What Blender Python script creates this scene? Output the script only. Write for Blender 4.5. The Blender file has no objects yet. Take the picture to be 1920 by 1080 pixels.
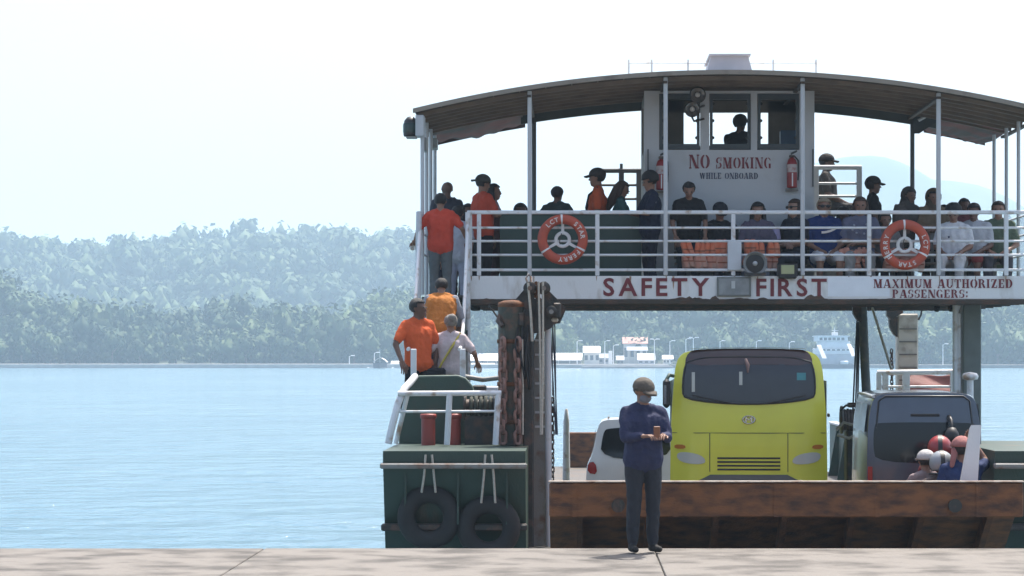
import bpy, math, random
import numpy as np
from mathutils import Vector, Matrix
R = math.radians
random.seed(7); rng = np.random.default_rng(7)
sc = bpy.context.scene
COL = sc.collection

# ------------------------------------------------------------------ camera
F = 4950.0; CX = 1080.0; CY = 668.0; HC = 4.5        # focal length in px of the 1920 frame, vanishing point, eye height
cam_d = bpy.data.cameras.new('camera'); cam = bpy.data.objects.new('camera', cam_d); COL.objects.link(cam)
cam_d.sensor_width = 36; cam_d.lens = F/1920*36
cam_d.shift_x = (960-CX)/1920; cam_d.shift_y = (CY-540)/1920
cam_d.clip_start = 0.5; cam_d.clip_end = 60000
cam.location = (0, 0, HC*0.78); cam.rotation_euler = (R(90), 0, 0)
sc.camera = cam

# ------------------------------------------------------------------ light
SUN_EL, SUN_AZ = 64.0, 28.0            # azimuth measured from +Y (away from camera) towards +X
w = bpy.data.worlds.new('World'); sc.world = w; w.use_nodes = True
nt = w.node_tree; bg = nt.nodes['Background']
sky = nt.nodes.new('ShaderNodeTexSky'); sky.sky_type = 'NISHITA'; sky.sun_disc = False
sky.sun_elevation = R(SUN_EL); sky.sun_rotation = R(SUN_AZ)
sky.air_density = 1.0; sky.dust_density = 5.0; sky.ozone_density = 1.0
nt.links.new(sky.outputs[0], bg.inputs[0]); bg.inputs[1].default_value = 0.15
sd = bpy.data.lights.new('sun', 'SUN'); so = bpy.data.objects.new('sun', sd); COL.objects.link(so)
sd.energy = 4.2; sd.angle = R(0.5); sd.color = (1, 0.95, 0.87)
sdir = Vector((math.sin(R(SUN_AZ))*math.cos(R(SUN_EL)), math.cos(R(SUN_AZ))*math.cos(R(SUN_EL)), math.sin(R(SUN_EL))))
so.rotation_euler = (-sdir).to_track_quat('-Z', 'Y').to_euler(); so.location = (20, 20, 60)
sc.view_settings.view_transform = 'Standard'; sc.view_settings.look = 'None'
sc.view_settings.exposure = 0.9; sc.view_settings.gamma = 1; sc.view_settings.use_curve_mapping = False
sc.render.engine = 'CYCLES'
sc.cycles.use_denoising = True
sc.cycles.max_bounces = 6; sc.cycles.volume_bounces = 1; sc.cycles.diffuse_bounces = 3; sc.cycles.glossy_bounces = 3

S = 0.78                       # laid out at 1/0.78 of true size; every top-level object is brought to true metres at the end
PS = 1/S
HAZE = 0.00028/S
def P(px, py, Y):
    return Vector(((px-CX)*Y/F, Y, HC-(py-CY)*Y/F))
def XX(px, Y): return (px-CX)*Y/F
def ZZ(py, Y): return HC-(py-CY)*Y/F

# ------------------------------------------------------------------ materials
MATS = {}
def mat(name, col, rough=0.6, metal=0.0, var=0.12, scale=4.0, bump=0.0, bscale=40.0, col2=None, mix=(0.45, 0.65), spec=0.5, coat=0.0, coords='Object', stretch=None, detail=6):
    if name in MATS: return MATS[name]
    m = bpy.data.materials.new(name); m.use_nodes = True; n = m.node_tree.nodes; l = m.node_tree.links
    b = n['Principled BSDF']; b.inputs['Roughness'].default_value = rough; b.inputs['Metallic'].default_value = metal
    b.inputs['Specular IOR Level'].default_value = spec
    if coat: b.inputs['Coat Weight'].default_value = coat; b.inputs['Coat Roughness'].default_value = 0.08
    tc = n.new('ShaderNodeTexCoord'); src = tc.outputs[coords]
    if stretch:
        mp = n.new('ShaderNodeMapping'); mp.inputs['Scale'].default_value = stretch; l.new(src, mp.inputs[0]); src = mp.outputs[0]
    nz = n.new('ShaderNodeTexNoise'); nz.inputs['Scale'].default_value = scale; nz.inputs['Detail'].default_value = detail; l.new(src, nz.inputs['Vector'])
    cr = n.new('ShaderNodeValToRGB'); l.new(nz.outputs['Fac'], cr.inputs[0])
    if col2:
        cr.color_ramp.elements[0].position, cr.color_ramp.elements[1].position = mix
        cr.color_ramp.elements[0].color = (*col, 1); cr.color_ramp.elements[1].color = (*col2, 1)
    else:
        cr.color_ramp.elements[0].position = 0.3; cr.color_ramp.elements[1].position = 0.7
        cr.color_ramp.elements[0].color = (*[c*(1-var) for c in col], 1); cr.color_ramp.elements[1].color = (*[min(1, c*(1+var)) for c in col], 1)
    l.new(cr.outputs[0], b.inputs['Base Color'])
    if bump:
        nb = n.new('ShaderNodeTexNoise'); nb.inputs['Scale'].default_value = bscale; nb.inputs['Detail'].default_value = 5; l.new(src, nb.inputs['Vector'])
        bp = n.new('ShaderNodeBump'); bp.inputs['Strength'].default_value = bump; bp.inputs['Distance'].default_value = 0.02
        l.new(nb.outputs['Fac'], bp.inputs['Height']); l.new(bp.outputs[0], b.inputs['Normal'])
    MATS[name] = m; return m
def glass(name, col, rough=0.05, alpha=1.0, trans=0.0):
    m = mat(name, col, rough, var=0.05); b = m.node_tree.nodes['Principled BSDF']
    b.inputs['Transmission Weight'].default_value = trans; b.inputs['IOR'].default_value = 1.45
    return m

WHITE = mat('white_paint', (.62, .63, .65), .45, col2=(.52, .50, .46), mix=(.55, .8), scale=3, bump=.1)
WHITE2 = mat('white_fascia_paint', (.70, .70, .69), .5, col2=(.42, .38, .33), mix=(.55, .74), scale=3.2, bump=.15, stretch=(1, 1, .35))
PATCH = mat('fresh_white_patch', (.74, .77, .81), .5, var=.04)
RAILW = mat('rail_white_paint', (.64, .65, .66), .45, col2=(.34, .24, .17), mix=(.56, .72), scale=5, bump=.2)
RUST = mat('rust', (.16, .06, .022), .85, col2=(.07, .032, .018), mix=(.4, .7), scale=5, bump=.5, bscale=30)
RUSTY = mat('rusty_brown_steel', (.20, .078, .028), .8, col2=(.065, .03, .018), mix=(.40, .68), scale=3.5, detail=10, bump=.4, bscale=25, stretch=(1, 1, 2.5))
GREEN = mat('dark_green_paint', (.028, .062, .046), .5, col2=(.05, .055, .04), mix=(.5, .8), scale=3, bump=.15)
GREENP = mat('green_panel_paint', (.038, .068, .054), .55, var=.12, scale=2)
HULL = mat('green_hull_paint', (.022, .048, .037), .5, col2=(.12, .06, .03), mix=(.58, .8), scale=1.6, bump=.2, stretch=(1, 1, .35))
DARKST = mat('dark_greasy_steel', (.028, .028, .025), .55, col2=(.085, .048, .032), mix=(.48, .66), scale=6, bump=.3)
OLIVE = mat('olive_steel', (.042, .046, .034), .6, col2=(.12, .058, .034), mix=(.46, .62), scale=5, bump=.3)
GREYST = mat('grey_steel', (.20, .20, .185), .55, col2=(.15, .09, .06), mix=(.5, .68), scale=5, bump=.2)
POST = mat('grey_white_post', (.46, .47, .48), .45, col2=(.34, .32, .29), mix=(.6, .85), scale=6)
POSTD = mat('dark_grey_post', (.075, .08, .082), .5, var=.15)
BEIGE = mat('beige_steel', (.46, .43, .36), .6, col2=(.28, .24, .19), mix=(.5, .75), scale=4, bump=.2)
ROOFU = mat('brown_roof_lining', (.085, .060, .042), .7, col2=(.042, .033, .026), mix=(.4, .65), scale=2.5, bump=.2, stretch=(.4, 3, 1))
ROOFT = mat('roof_top_sheet', (.42, .39, .34), .6, var=.1)
ROOFE = mat('roof_edge_trim', (.24, .205, .165), .6, col2=(.13, .105, .085), mix=(.5, .75), scale=3)
BATTEN = mat('wood_batten', (.135, .100, .072), .7, var=.2, scale=3)
TARP = mat('patched_tarpaulin', (.13, .034, .026), .8, col2=(.055, .048, .042), mix=(.42, .6), scale=1.6, bump=.4, bscale=9)
TARPR = mat('red_brown_tarpaulin', (.20, .065, .055), .65, var=.2, scale=2, bump=.5, bscale=8)
WHEELW = mat('wheelhouse_grey_white_paint', (.44, .45, .46), .5, col2=(.33, .32, .30), mix=(.5, .8), scale=1.8, bump=.1)
FRAMED = mat('dark_window_frame', (.035, .045, .05), .5, var=.1)
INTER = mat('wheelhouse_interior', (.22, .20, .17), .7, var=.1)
MAROON = mat('maroon_lettering', (.16, .022, .028), .6, var=.12)
NAVYL = mat('navy_lettering', (.05, .06, .10), .6, var=.1)
WHITEL = mat('white_lettering', (.62, .58, .55), .6, var=.05)
RINGO = mat('ring_orange', (.42, .065, .028), .55, col2=(.33, .06, .035), mix=(.4, .7), scale=6)
RINGW = mat('ring_white', (.66, .66, .66), .5, var=.05)
LJ = mat('lifejacket_orange', (.62, .15, .065), .7, col2=(.55, .22, .14), mix=(.4, .65), scale=7, bump=.6, bscale=12)
LJP = mat('lifejacket_faded', (.50, .22, .16), .7, col2=(.46, .28, .22), mix=(.4, .65), scale=7, bump=.6, bscale=12)
BLACK = mat('black_plastic', (.014, .014, .015), .5, var=.1)
RUBBER = mat('rubber', (.02, .02, .02), .8, var=.2)
CHROME = mat('chrome', (.5, .5, .5), .15, metal=1, var=.03)
REDEXT = mat('extinguisher_red', (.25, .02, .02), .35, var=.06)
REDB = mat('bollard_red', (.27, .045, .035), .5, col2=(.16, .05, .04), mix=(.5, .75), scale=8)
DECK = mat('worn_deck_steel', (.07, .065, .06), .7, col2=(.11, .07, .045), mix=(.45, .7), scale=1.2, bump=.3)
BUSY = mat('bus_yellow_green', (.63, .635, .055), .3, var=.05, scale=2, coat=.5)
BUSG = glass('bus_dark_glass', (.045, .05, .06), .14)
BUSR = mat('bus_brown_top', (.055, .028, .022), .22, var=.2, scale=1.5, coat=.6)
VANB = mat('van_grey_blue', (.072, .084, .112), .22, metal=.3, var=.05, coat=.5)
VAND = mat('van_dark_trim', (.02, .022, .025), .4, var=.1)
VANG = glass('van_glass', (.008, .010, .013), .12)
SIDEG = glass('side_glass_bright', (.10, .12, .14), .04)
CARW = mat('car_white', (.60, .61, .62), .3, var=.03, coat=.6)
LAMPR = mat('tail_lamp_red', (.28, .01, .01), .2, var=.05)
LAMPW = glass('lamp_glass', (.45, .47, .42), .1)
YGLASS = glass('flood_glass_yellowish', (.36, .37, .20), .15)
LILAC = mat('lilac_grey_paint', (.42, .42, .48), .5, var=.06)
BLUEB = mat('blue_box', (.06, .12, .2), .5, var=.1)
ROPE = mat('pale_rope', (.42, .39, .33), .8, var=.15, scale=30)
CABLE = mat('steel_cable', (.18, .17, .16), .5, metal=.4, var=.2, scale=20)
CHAINM = mat('rusty_chain', (.27, .15, .12), .75, col2=(.14, .08, .06), mix=(.4, .7), scale=12, bump=.4)
CONC = mat('wharf_concrete', (.16, .145, .128), .85, col2=(.06, .053, .046), mix=(.44, .66), scale=1.6, detail=12, bump=.8, bscale=14)
CONC2 = mat('seawall_concrete', (.40, .37, .34), .85, var=.15, scale=.3)
SHORE = mat('shore_earth', (.25, .22, .17), .9, var=.2, scale=.05)
BWALL = mat('house_wall', (.55, .54, .50), .8, var=.08, scale=.5)
BROOFW = mat('white_roof_sheet', (.72, .72, .72), .5, var=.05, scale=.5)
BROOFR = mat('red_roof_sheet', (.42, .20, .14), .7, var=.12, scale=.5)
BROOFG = mat('grey_roof_sheet', (.25, .27, .30), .6, var=.1, scale=.5)
WINDK = mat('dark_window', (.05, .055, .06), .2, var=.1)

# ------------------------------------------------------------------ mesh helper
def wloc(o):
    v = Vector((0, 0, 0))
    while o is not None:
        v = v + o.location; o = o.parent
    return v
class MB:
    def __init__(s): s.v = []; s.f = []; s.m = []; s.sm = []
    def add(s, vs, fs, mi=0, smooth=False):
        b = len(s.v); s.v += [tuple(x) for x in vs]; s.f += [tuple(i+b for i in f) for f in fs]; s.m += [mi]*len(fs); s.sm += [smooth]*len(fs); return s
    def box(s, x0, x1, y0, y1, z0, z1, mi=0, bev=0.0):
        x0, x1 = min(x0, x1), max(x0, x1); y0, y1 = min(y0, y1), max(y0, y1); z0, z1 = min(z0, z1), max(z0, z1)
        if bev <= 0:
            vs = [(x, y, z) for z in (z0, z1) for y in (y0, y1) for x in (x0, x1)]
            return s.add(vs, [(0, 2, 3, 1), (4, 5, 7, 6), (0, 1, 5, 4), (2, 6, 7, 3), (0, 4, 6, 2), (1, 3, 7, 5)], mi)
        b = min(bev, (x1-x0)/2.01, (y1-y0)/2.01, (z1-z0)/2.01); vs = []; idx = {}
        for cx, sx in ((x0, 1), (x1, -1)):
            for cy, sy in ((y0, 1), (y1, -1)):
                for cz, sz in ((z0, 1), (z1, -1)):
                    k = (sx, sy, sz); idx[k] = len(vs)
                    vs += [(cx, cy+sy*b, cz+sz*b), (cx+sx*b, cy, cz+sz*b), (cx+sx*b, cy+sy*b, cz)]
        fs = []
        g = lambda sx, sy, sz, a: idx[(sx, sy, sz)]+a
        for sg in (1, -1):
            fs.append([g(sg, 1, 1, 0), g(sg, 1, -1, 0), g(sg, -1, -1, 0), g(sg, -1, 1, 0)][::sg])
            fs.append([g(1, sg, 1, 1), g(-1, sg, 1, 1), g(-1, sg, -1, 1), g(1, sg, -1, 1)][::sg])
            fs.append([g(1, 1, sg, 2), g(1, -1, sg, 2), g(-1, -1, sg, 2), g(-1, 1, sg, 2)][::sg])
        for a in (1, -1):
            for c in (1, -1):
                fs.append([g(1, a, c, 1), g(-1, a, c, 1), g(-1, a, c, 2), g(1, a, c, 2)])
                fs.append([g(a, 1, c, 0), g(a, -1, c, 0), g(a, -1, c, 2), g(a, 1, c, 2)])
                fs.append([g(a, c, 1, 0), g(a, c, -1, 0), g(a, c, -1, 1), g(a, c, 1, 1)])
                for d in (1, -1): fs.append([g(a, c, d, 0), g(a, c, d, 1), g(a, c, d, 2)])
        return s.add(vs, fs, mi)
    def cyl(s, p0, p1, r0, r1=None, n=10, mi=0, cap=True):
        r1 = r0 if r1 is None else r1; p0 = Vector(p0); p1 = Vector(p1); d = (p1-p0)
        if d.length < 1e-6: return s
        d.normalize(); u = d.orthogonal().normalized(); v = d.cross(u)
        vs = []
        for p, r in ((p0, r0), (p1, r1)):
            for i in range(n):
                a = 2*math.pi*i/n; vs.append(p+u*(r*math.cos(a))+v*(r*math.sin(a)))
        s.add(vs, [(i, (i+1) % n, n+(i+1) % n, n+i) for i in range(n)], mi, True)
        if cap: s.add(vs[:n], [tuple(range(n))[::-1]], mi); s.add(vs[n:], [tuple(range(n))], mi)
        return s
    def tube(s, pts, r, n=8, mi=0):
        pts = [Vector(p) for p in pts]; rings = []
        rr = r if isinstance(r, (list, tuple)) else [r]*len(pts); up = None
        for i, p in enumerate(pts):
            d = (pts[min(i+1, len(pts)-1)]-pts[max(i-1, 0)]).normalized()
            if up is None: up = d.orthogonal().normalized()
            up = (up-d*up.dot(d))
            up = up.normalized() if up.length > 1e-5 else d.orthogonal().normalized()
            v = d.cross(up); rings.append([p+up*(rr[i]*math.cos(2*math.pi*k/n))+v*(rr[i]*math.sin(2*math.pi*k/n)) for k in range(n)])
        vs = [q for g in rings for q in g]; fs = []
        for i in range(len(pts)-1):
            for k in range(n): fs.append((i*n+k, i*n+(k+1) % n, (i+1)*n+(k+1) % n, (i+1)*n+k))
        s.add(vs, fs, mi, True); s.add(rings[0], [tuple(range(n))[::-1]], mi); s.add(rings[-1], [tuple(range(n))], mi); return s
    def prism(s, poly, axis, a0, a1, mi=0):
        """poly: 2-D points; axis 'y': (x,z) extruded along y; 'x': (y,z); 'z': (x,y)"""
        def f(p, a): return {'y': (p[0], a, p[1]), 'x': (a, p[0], p[1]), 'z': (p[0], p[1], a)}[axis]
        n = len(poly); vs = [f(p, a0) for p in poly]+[f(p, a1) for p in poly]
        return s.add(vs, [tuple(range(n)), tuple(range(n, 2*n))[::-1]]+[(i, n+i, n+(i+1) % n, (i+1) % n) for i in range(n)], mi)
    def lathe(s, prof, c=(0, 0, 0), axis='z', n=20, mi=0):
        vs = []; c = Vector(c)
        for r, h in prof:
            for i in range(n):
                a = 2*math.pi*i/n; x, y = r*math.cos(a), r*math.sin(a)
                vs.append(c+Vector({'z': (x, y, h), 'y': (x, h, y), 'x': (h, x, y)}[axis]))
        fs = [(j*n+i, j*n+(i+1) % n, (j+1)*n+(i+1) % n, (j+1)*n+i) for j in range(len(prof)-1) for i in range(n)]
        return s.add(vs, fs, mi, True)
    def sphere(s, c, r, nu=14, nv=10, mi=0, keep=None, jit=0):
        c = Vector(c); r = (r, r, r) if not isinstance(r, (tuple, list)) else r; vs = []
        for j in range(nv+1):
            t = math.pi*j/nv
            for i in range(nu):
                a = 2*math.pi*i/nu; k = 1+random.uniform(-jit, jit)
                vs.append(Vector((r[0]*math.sin(t)*math.cos(a)*k, r[1]*math.sin(t)*math.sin(a)*k, r[2]*math.cos(t)*k)))
        fs = []
        for j in range(nv):
            for i in range(nu):
                q = (j*nu+i, (j+1)*nu+i, (j+1)*nu+(i+1) % nu, j*nu+(i+1) % nu)
                if keep is None or keep(sum((vs[k] for k in q), Vector())/4): fs.append(q)
        return s.add([v+c for v in vs], fs, mi, True)
    def torus(s, c, Rr, r, axis='y', n=32, m=12, mi=0, matf=None, squash=1.0):
        c = Vector(c); vs = []; fs = []
        for i in range(n):
            a = 2*math.pi*i/n
            for k in range(m):
                b = 2*math.pi*k/m; q = Rr+r*math.cos(b); h = r*math.sin(b)*squash
                vs.append(c+Vector({'y': (q*math.cos(a), h, q*math.sin(a)), 'z': (q*math.cos(a), q*math.sin(a), h), 'x': (h, q*math.cos(a), q*math.sin(a))}[axis]))
            fs += [(i*m+k, i*m+(k+1) % m, ((i+1) % n)*m+(k+1) % m, ((i+1) % n)*m+k) for k in range(m)]
        s.add(vs, fs, mi, True)
        if matf: s.m[-n*m:] = [matf(i/n) for i in range(n) for k in range(m)]
        return s
    def grid(s, fn, nu, nv, mi=0, smooth=True):
        vs = [fn(i/nu, j/nv) for j in range(nv+1) for i in range(nu+1)]
        return s.add(vs, [(j*(nu+1)+i, j*(nu+1)+i+1, (j+1)*(nu+1)+i+1, (j+1)*(nu+1)+i) for j in range(nv) for i in range(nu)], mi, smooth)
    def disc(s, outline, yfn, rings=6, off=0.0, mi=0, c=None):
        """patch bounded by the (x,z) outline, its depth given by yfn(x,z)"""
        n = len(outline); cx, cz = c or (sum(p[0] for p in outline)/n, sum(p[1] for p in outline)/n)
        vs = [(cx, yfn(cx, cz)-off, cz)]
        for k in range(1, rings+1):
            t = k/rings
            for (x, z) in outline:
                X, Z = cx+(x-cx)*t, cz+(z-cz)*t; vs.append((X, yfn(X, Z)-off, Z))
        fs = [(0, 1+(i+1) % n, 1+i) for i in range(n)]
        for k in range(rings-1):
            a = 1+k*n; b = a+n
            fs += [(a+i, a+(i+1) % n, b+(i+1) % n, b+i) for i in range(n)]
        return s.add(vs, fs, mi, True)
    def mesh(s, name, mats, off=None, fix=True):
        me = bpy.data.meshes.new(name); v = s.v
        if off is not None: v = [(a-off[0], b-off[1], c-off[2]) for a, b, c in v]
        me.from_pydata(v, [], s.f)
        for m_ in (mats if isinstance(mats, (list, tuple)) else [mats]): me.materials.append(m_)
        me.polygons.foreach_set('material_index', s.m); me.polygons.foreach_set('use_smooth', s.sm)
        if fix:
            import bmesh
            bm = bmesh.new(); bm.from_mesh(me); bmesh.ops.recalc_face_normals(bm, faces=bm.faces); bm.to_mesh(me); bm.free()
        me.update(); return me
    def build(s, name, mats, parent=None, local=False, fix=True):
        off = None if (local or parent is None) else wloc(parent)
        o = bpy.data.objects.new(name, s.mesh(name, mats, off, fix)); COL.objects.link(o); o.parent = parent; return o
def tag(o, label=None, cat=None, group=None, kind=None):
    if label: o['label'] = label
    if cat: o['category'] = cat
    if group: o['group'] = group
    if kind: o['kind'] = kind
    return o
def thing(name, loc, label, cat, rz=0, group=None):
    o = bpy.data.objects.new(name, None); COL.objects.link(o); o.location = loc; o.rotation_euler.z = rz; o.empty_display_size = .2
    return tag(o, label, cat, group)
def copy_tree(o, parent=None):
    c = o.copy(); COL.objects.link(c); c.parent = parent
    for ch in list(o.children): copy_tree(ch, c)
    return c
def box(name, m, parent, *a, bev=0.0): return MB().box(*a, bev=bev).build(name, m, parent)
def cyl(name, m, parent, p0, p1, r, r1=None, n=10): return MB().cyl(p0, p1, r, r1, n).build(name, m, parent)
def tube(name, m, parent, pts, r, n=8): return MB().tube(pts, r, n).build(name, m, parent)

# ------------------------------------------------------------------ lettering
def text_mesh(txt, bold=0.0, space=1.0):
    cu = bpy.data.curves.new('t', 'FONT'); cu.body = txt; cu.size = 1; cu.extrude = 0.0; cu.offset = bold; cu.resolution_u = 3; cu.space_character = space
    ob = bpy.data.objects.new('t', cu); COL.objects.link(ob); dg = bpy.context.evaluated_depsgraph_get()
    me = bpy.data.meshes.new_from_object(ob.evaluated_get(dg)); bpy.data.objects.remove(ob); bpy.data.curves.remove(cu)
    v = [tuple(q.co[:2]) for q in me.vertices]; f = [tuple(p.vertices) for p in me.polygons]; bpy.data.meshes.remove(me); return v, f
def fit_text(name, groups, m, parent, x0, x1, z0, z1, y, thick=0.004):
    """each letter becomes a part of its own"""
    allv = [q for v, f in groups for q in v]; xs = [q[0] for q in allv]; ys = [q[1] for q in allv]
    sx = (x1-x0)/(max(xs)-min(xs)); sz = (z1-z0)/(max(ys)-min(ys)); mx, my = min(xs), min(ys)
    for v, f in groups:
        if not v: continue
        vs = [(x0+(q[0]-mx)*sx, y-(q[2] if len(q) > 2 else 0), z0+(q[1]-my)*sz) for q in v]
        o = MB().add(vs, f).build('letter', m, parent, fix=False)
        sol = o.modifiers.new('thick', 'SOLIDIFY'); sol.thickness = thick; sol.offset = 0
def word(txt, bold=0.0, space=0.12):
    out = []; x = 0
    for ch in txt:
        v, f = text_mesh(ch, bold); a = min(q[0] for q in v); w_ = max(q[0] for q in v)-a
        out.append(([(q[0]-a+x, q[1]) for q in v], f)); x += w_+space
    return out
# stencil serif capitals, built from stems, slanted strokes and crescents
def _rect(a, b, c, d): return [(a, b), (c, b), (c, d), (a, d)]
def _diag(x0, y0, x1, y1, w): return [(x0, y0), (x0+w, y0), (x1+w, y1), (x1, y1)]
def _arc(cx, cy, rx, ry, t, a0, a1, n=10):
    o = [(cx+rx*math.cos(R(a0+(a1-a0)*i/n)), cy+ry*math.sin(R(a0+(a1-a0)*i/n))) for i in range(n+1)]
    q = [(cx+(rx-t)*math.cos(R(a0+(a1-a0)*i/n)), cy+(ry-.09)*math.sin(R(a0+(a1-a0)*i/n))) for i in range(n+1)]
    return o+q[::-1]
def _stem(x, w=.24): return [_rect(x, 0, x+w, 1), _rect(x-.08, 0, x+w+.08, .08), _rect(x-.08, .92, x+w+.08, 1)]
def _thin(x): return [_rect(x, 0, x+.08, 1), _rect(x-.08, 0, x+.16, .08), _rect(x-.08, .92, x+.16, 1)]
GL = {
 'N': (1.0, _thin(.1)+[_diag(.62, 0, .1, 1, .26)]+_thin(.82)),
 'O': (.9, [_arc(.42, .5, .42, .5, .25, 97, 263), _arc(.48, .5, .42, .5, .25, -83, 83)]),
 'S': (.74, [_arc(.36, .72, .34, .28, .2, 60, 250), _arc(.36, .28, .34, .28, .2, -120, 70), _rect(.58, .66, .66, 1), _rect(.06, 0, .14, .34)]),
 'M': (1.14, _thin(.1)+[_diag(.46, 0, .12, 1, .24), _diag(.52, 0, .78, 1, .1)]+_stem(.78)),
 'K': (.95, _stem(.08)+[_diag(.38, .45, .72, 1, .1), _diag(.66, 0, .44, .56, .26)]),
 'I': (.44, _stem(.08)), 'G': (.9, [_arc(.42, .5, .42, .5, .25, 97, 263), _arc(.46, .5, .38, .5, .1, 30, 83), _rect(.56, .02, .8, .45)]),
 'W': (1.25, [_diag(.26, 0, .0, 1, .25), _diag(.32, 0, .5, 1, .1), _diag(.72, 0, .5, 1, .25), _diag(.8, 0, 1.02, 1, .1)]),
 'H': (.95, _stem(.08)+_stem(.6)+[_rect(.36, .46, .56, .56)]),
 'L': (.78, _stem(.08)+[_rect(.36, 0, .72, .1), _rect(.62, 0, .72, .35)]),
 'E': (.8, _stem(.08)+[_rect(.36, 0, .72, .1), _rect(.62, 0, .72, .32), _rect(.36, .9, .7, 1), _rect(.6, .7, .7, 1), _rect(.36, .45, .56, .55)]),
 'B': (.85, _stem(.08)+[_arc(.38, .74, .36, .26, .2, -88, 88), _arc(.38, .27, .42, .27, .22, -88, 88)]),
 'A': (.98, [_diag(.66, 0, .4, 1, .27), _diag(.06, 0, .4, 1, .09), _rect(.26, .26, .64, .34), _rect(0, 0, .26, .08), _rect(.56, 0, .98, .08)]),
 'R': (.95, _stem(.08)+[_arc(.38, .73, .38, .27, .22, -88, 88), _diag(.66, 0, .44, .48, .25)]),
 'D': (.92, _stem(.08)+[_arc(.4, .5, .46, .5, .25, -86, 86)]),
 'X': (.98, [_diag(.64, 0, .06, 1, .27), _diag(.1, 0, .72, 1, .1), _rect(0, 0, .3, .08), _rect(.6, .92, .95, 1)]),
 'U': (.95, [_rect(.08, .3, .32, 1), _rect(0, .92, .4, 1), _arc(.45, .34, .37, .34, .2, 180, 355), _rect(.74, .3, .82, 1), _rect(.64, .92, .92, 1)]),
 'T': (.85, [_rect(.3, 0, .54, 1), _rect(.2, 0, .64, .08), _rect(.02, .9, .28, 1), _rect(.56, .9, .82, 1), _rect(.02, .68, .1, 1), _rect(.74, .68, .82, 1)]),
 'Z': (.85, [_diag(.05, 0, .5, 1, .28), _rect(.05, .9, .45, 1), _rect(.38, 0, .78, .1), _rect(.7, 0, .78, .3), _rect(.05, .7, .12, 1)]),
 'P': (.85, _stem(.08)+[_arc(.38, .72, .38, .28, .22, -88, 88)]), ':': (.36, [_rect(.08, .08, .26, .3), _rect(.08, .55, .26, .77)]), ' ': (.5, [])}
def stencil(txt, sizes=None):
    out = []; x = 0
    for i, ch in enumerate(txt):
        wdt, polys = GL[ch]; k = sizes[i] if sizes else 1; v = []; f = []
        for p in polys:
            b = len(v); v += [(x+q[0]*k, q[1]*k, .0006*(len(f) % 9)) for q in p]
            n = len(p)
            if n > 6:
                h = n//2; f += [(b+j, b+j+1, b+n-2-j, b+n-1-j) for j in range(h-1)]
            else: f.append(tuple(range(b, b+n)))
        out.append((v, f)); x += (wdt+.1)*k
    return out

# ================================================================== SETTING
def water_mat():
    m = bpy.data.materials.new('sea_water'); m.use_nodes = True; n = m.node_tree.nodes; l = m.node_tree.links
    b = n['Principled BSDF']; b.inputs['Roughness'].default_value = .12; b.inputs['IOR'].default_value = 1.33
    tc = n.new('ShaderNodeTexCoord')
    def noise(scale, stretch, detail):
        mp = n.new('ShaderNodeMapping'); mp.inputs['Scale'].default_value = stretch; l.new(tc.outputs['Object'], mp.inputs[0])
        z = n.new('ShaderNodeTexNoise'); z.inputs['Scale'].default_value = scale; z.inputs['Detail'].default_value = detail; l.new(mp.outputs[0], z.inputs['Vector']); return z
    big = noise(.02, (1, .6, 1), 4); cr = n.new('ShaderNodeValToRGB'); l.new(big.outputs['Fac'], cr.inputs[0])
    cr.color_ramp.elements[0].position = .35; cr.color_ramp.elements[1].position = .65
    cr.color_ramp.elements[0].color = (.085, .18, .24, 1); cr.color_ramp.elements[1].color = (.12, .225, .285, 1)
    l.new(cr.outputs[0], b.inputs['Base Color'])
    a = noise(.55, (.8, .75, 1), 7); c = noise(.07, (.6, .9, 1), 5)
    ad = n.new('ShaderNodeMath'); ad.operation = 'MULTIPLY_ADD'; l.new(c.outputs['Fac'], ad.inputs[0]); ad.inputs[1].default_value = 2.5; l.new(a.outputs['Fac'], ad.inputs[2])
    bp = n.new('ShaderNodeBump'); bp.inputs['Strength'].default_value = 1.0; bp.inputs['Distance'].default_value = .7
    l.new(ad.outputs[0], bp.inputs['Height']); l.new(bp.outputs[0], b.inputs['Normal'])
    return m
sea = MB().add([(-8000, -600, 0), (8000, -600, 0), (8000, 8000, 0), (-8000, 8000, 0)], [(0, 1, 2, 3)]).build('sea', water_mat())
tag(sea, 'pale blue rippled sea water', 'water', kind='structure')

# wharf in the foreground: concrete slabs on a quay wall
WZ = 2.02
wharf = MB().box(-70, 70, -25, 33.95, -1.5, WZ-.02).build('wharf', mat('quay_wall', (.20, .185, .165), .9, var=.2, scale=1, bump=.5)); tag(wharf, 'grey concrete wharf deck facing the ferry bow', 'wharf', kind='structure')
slab = None
for i in range(-5, 6):
    for j, (y0, y1) in enumerate(((24.1, 28.98), (29.0, 33.9))):
        MB().box(i*5+1.01+random.uniform(-.003, .003), i*5+5.99, y0, y1, WZ-.019, WZ+.012+random.uniform(0, .006), bev=.008).build('slab', CONC, wharf)

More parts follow.
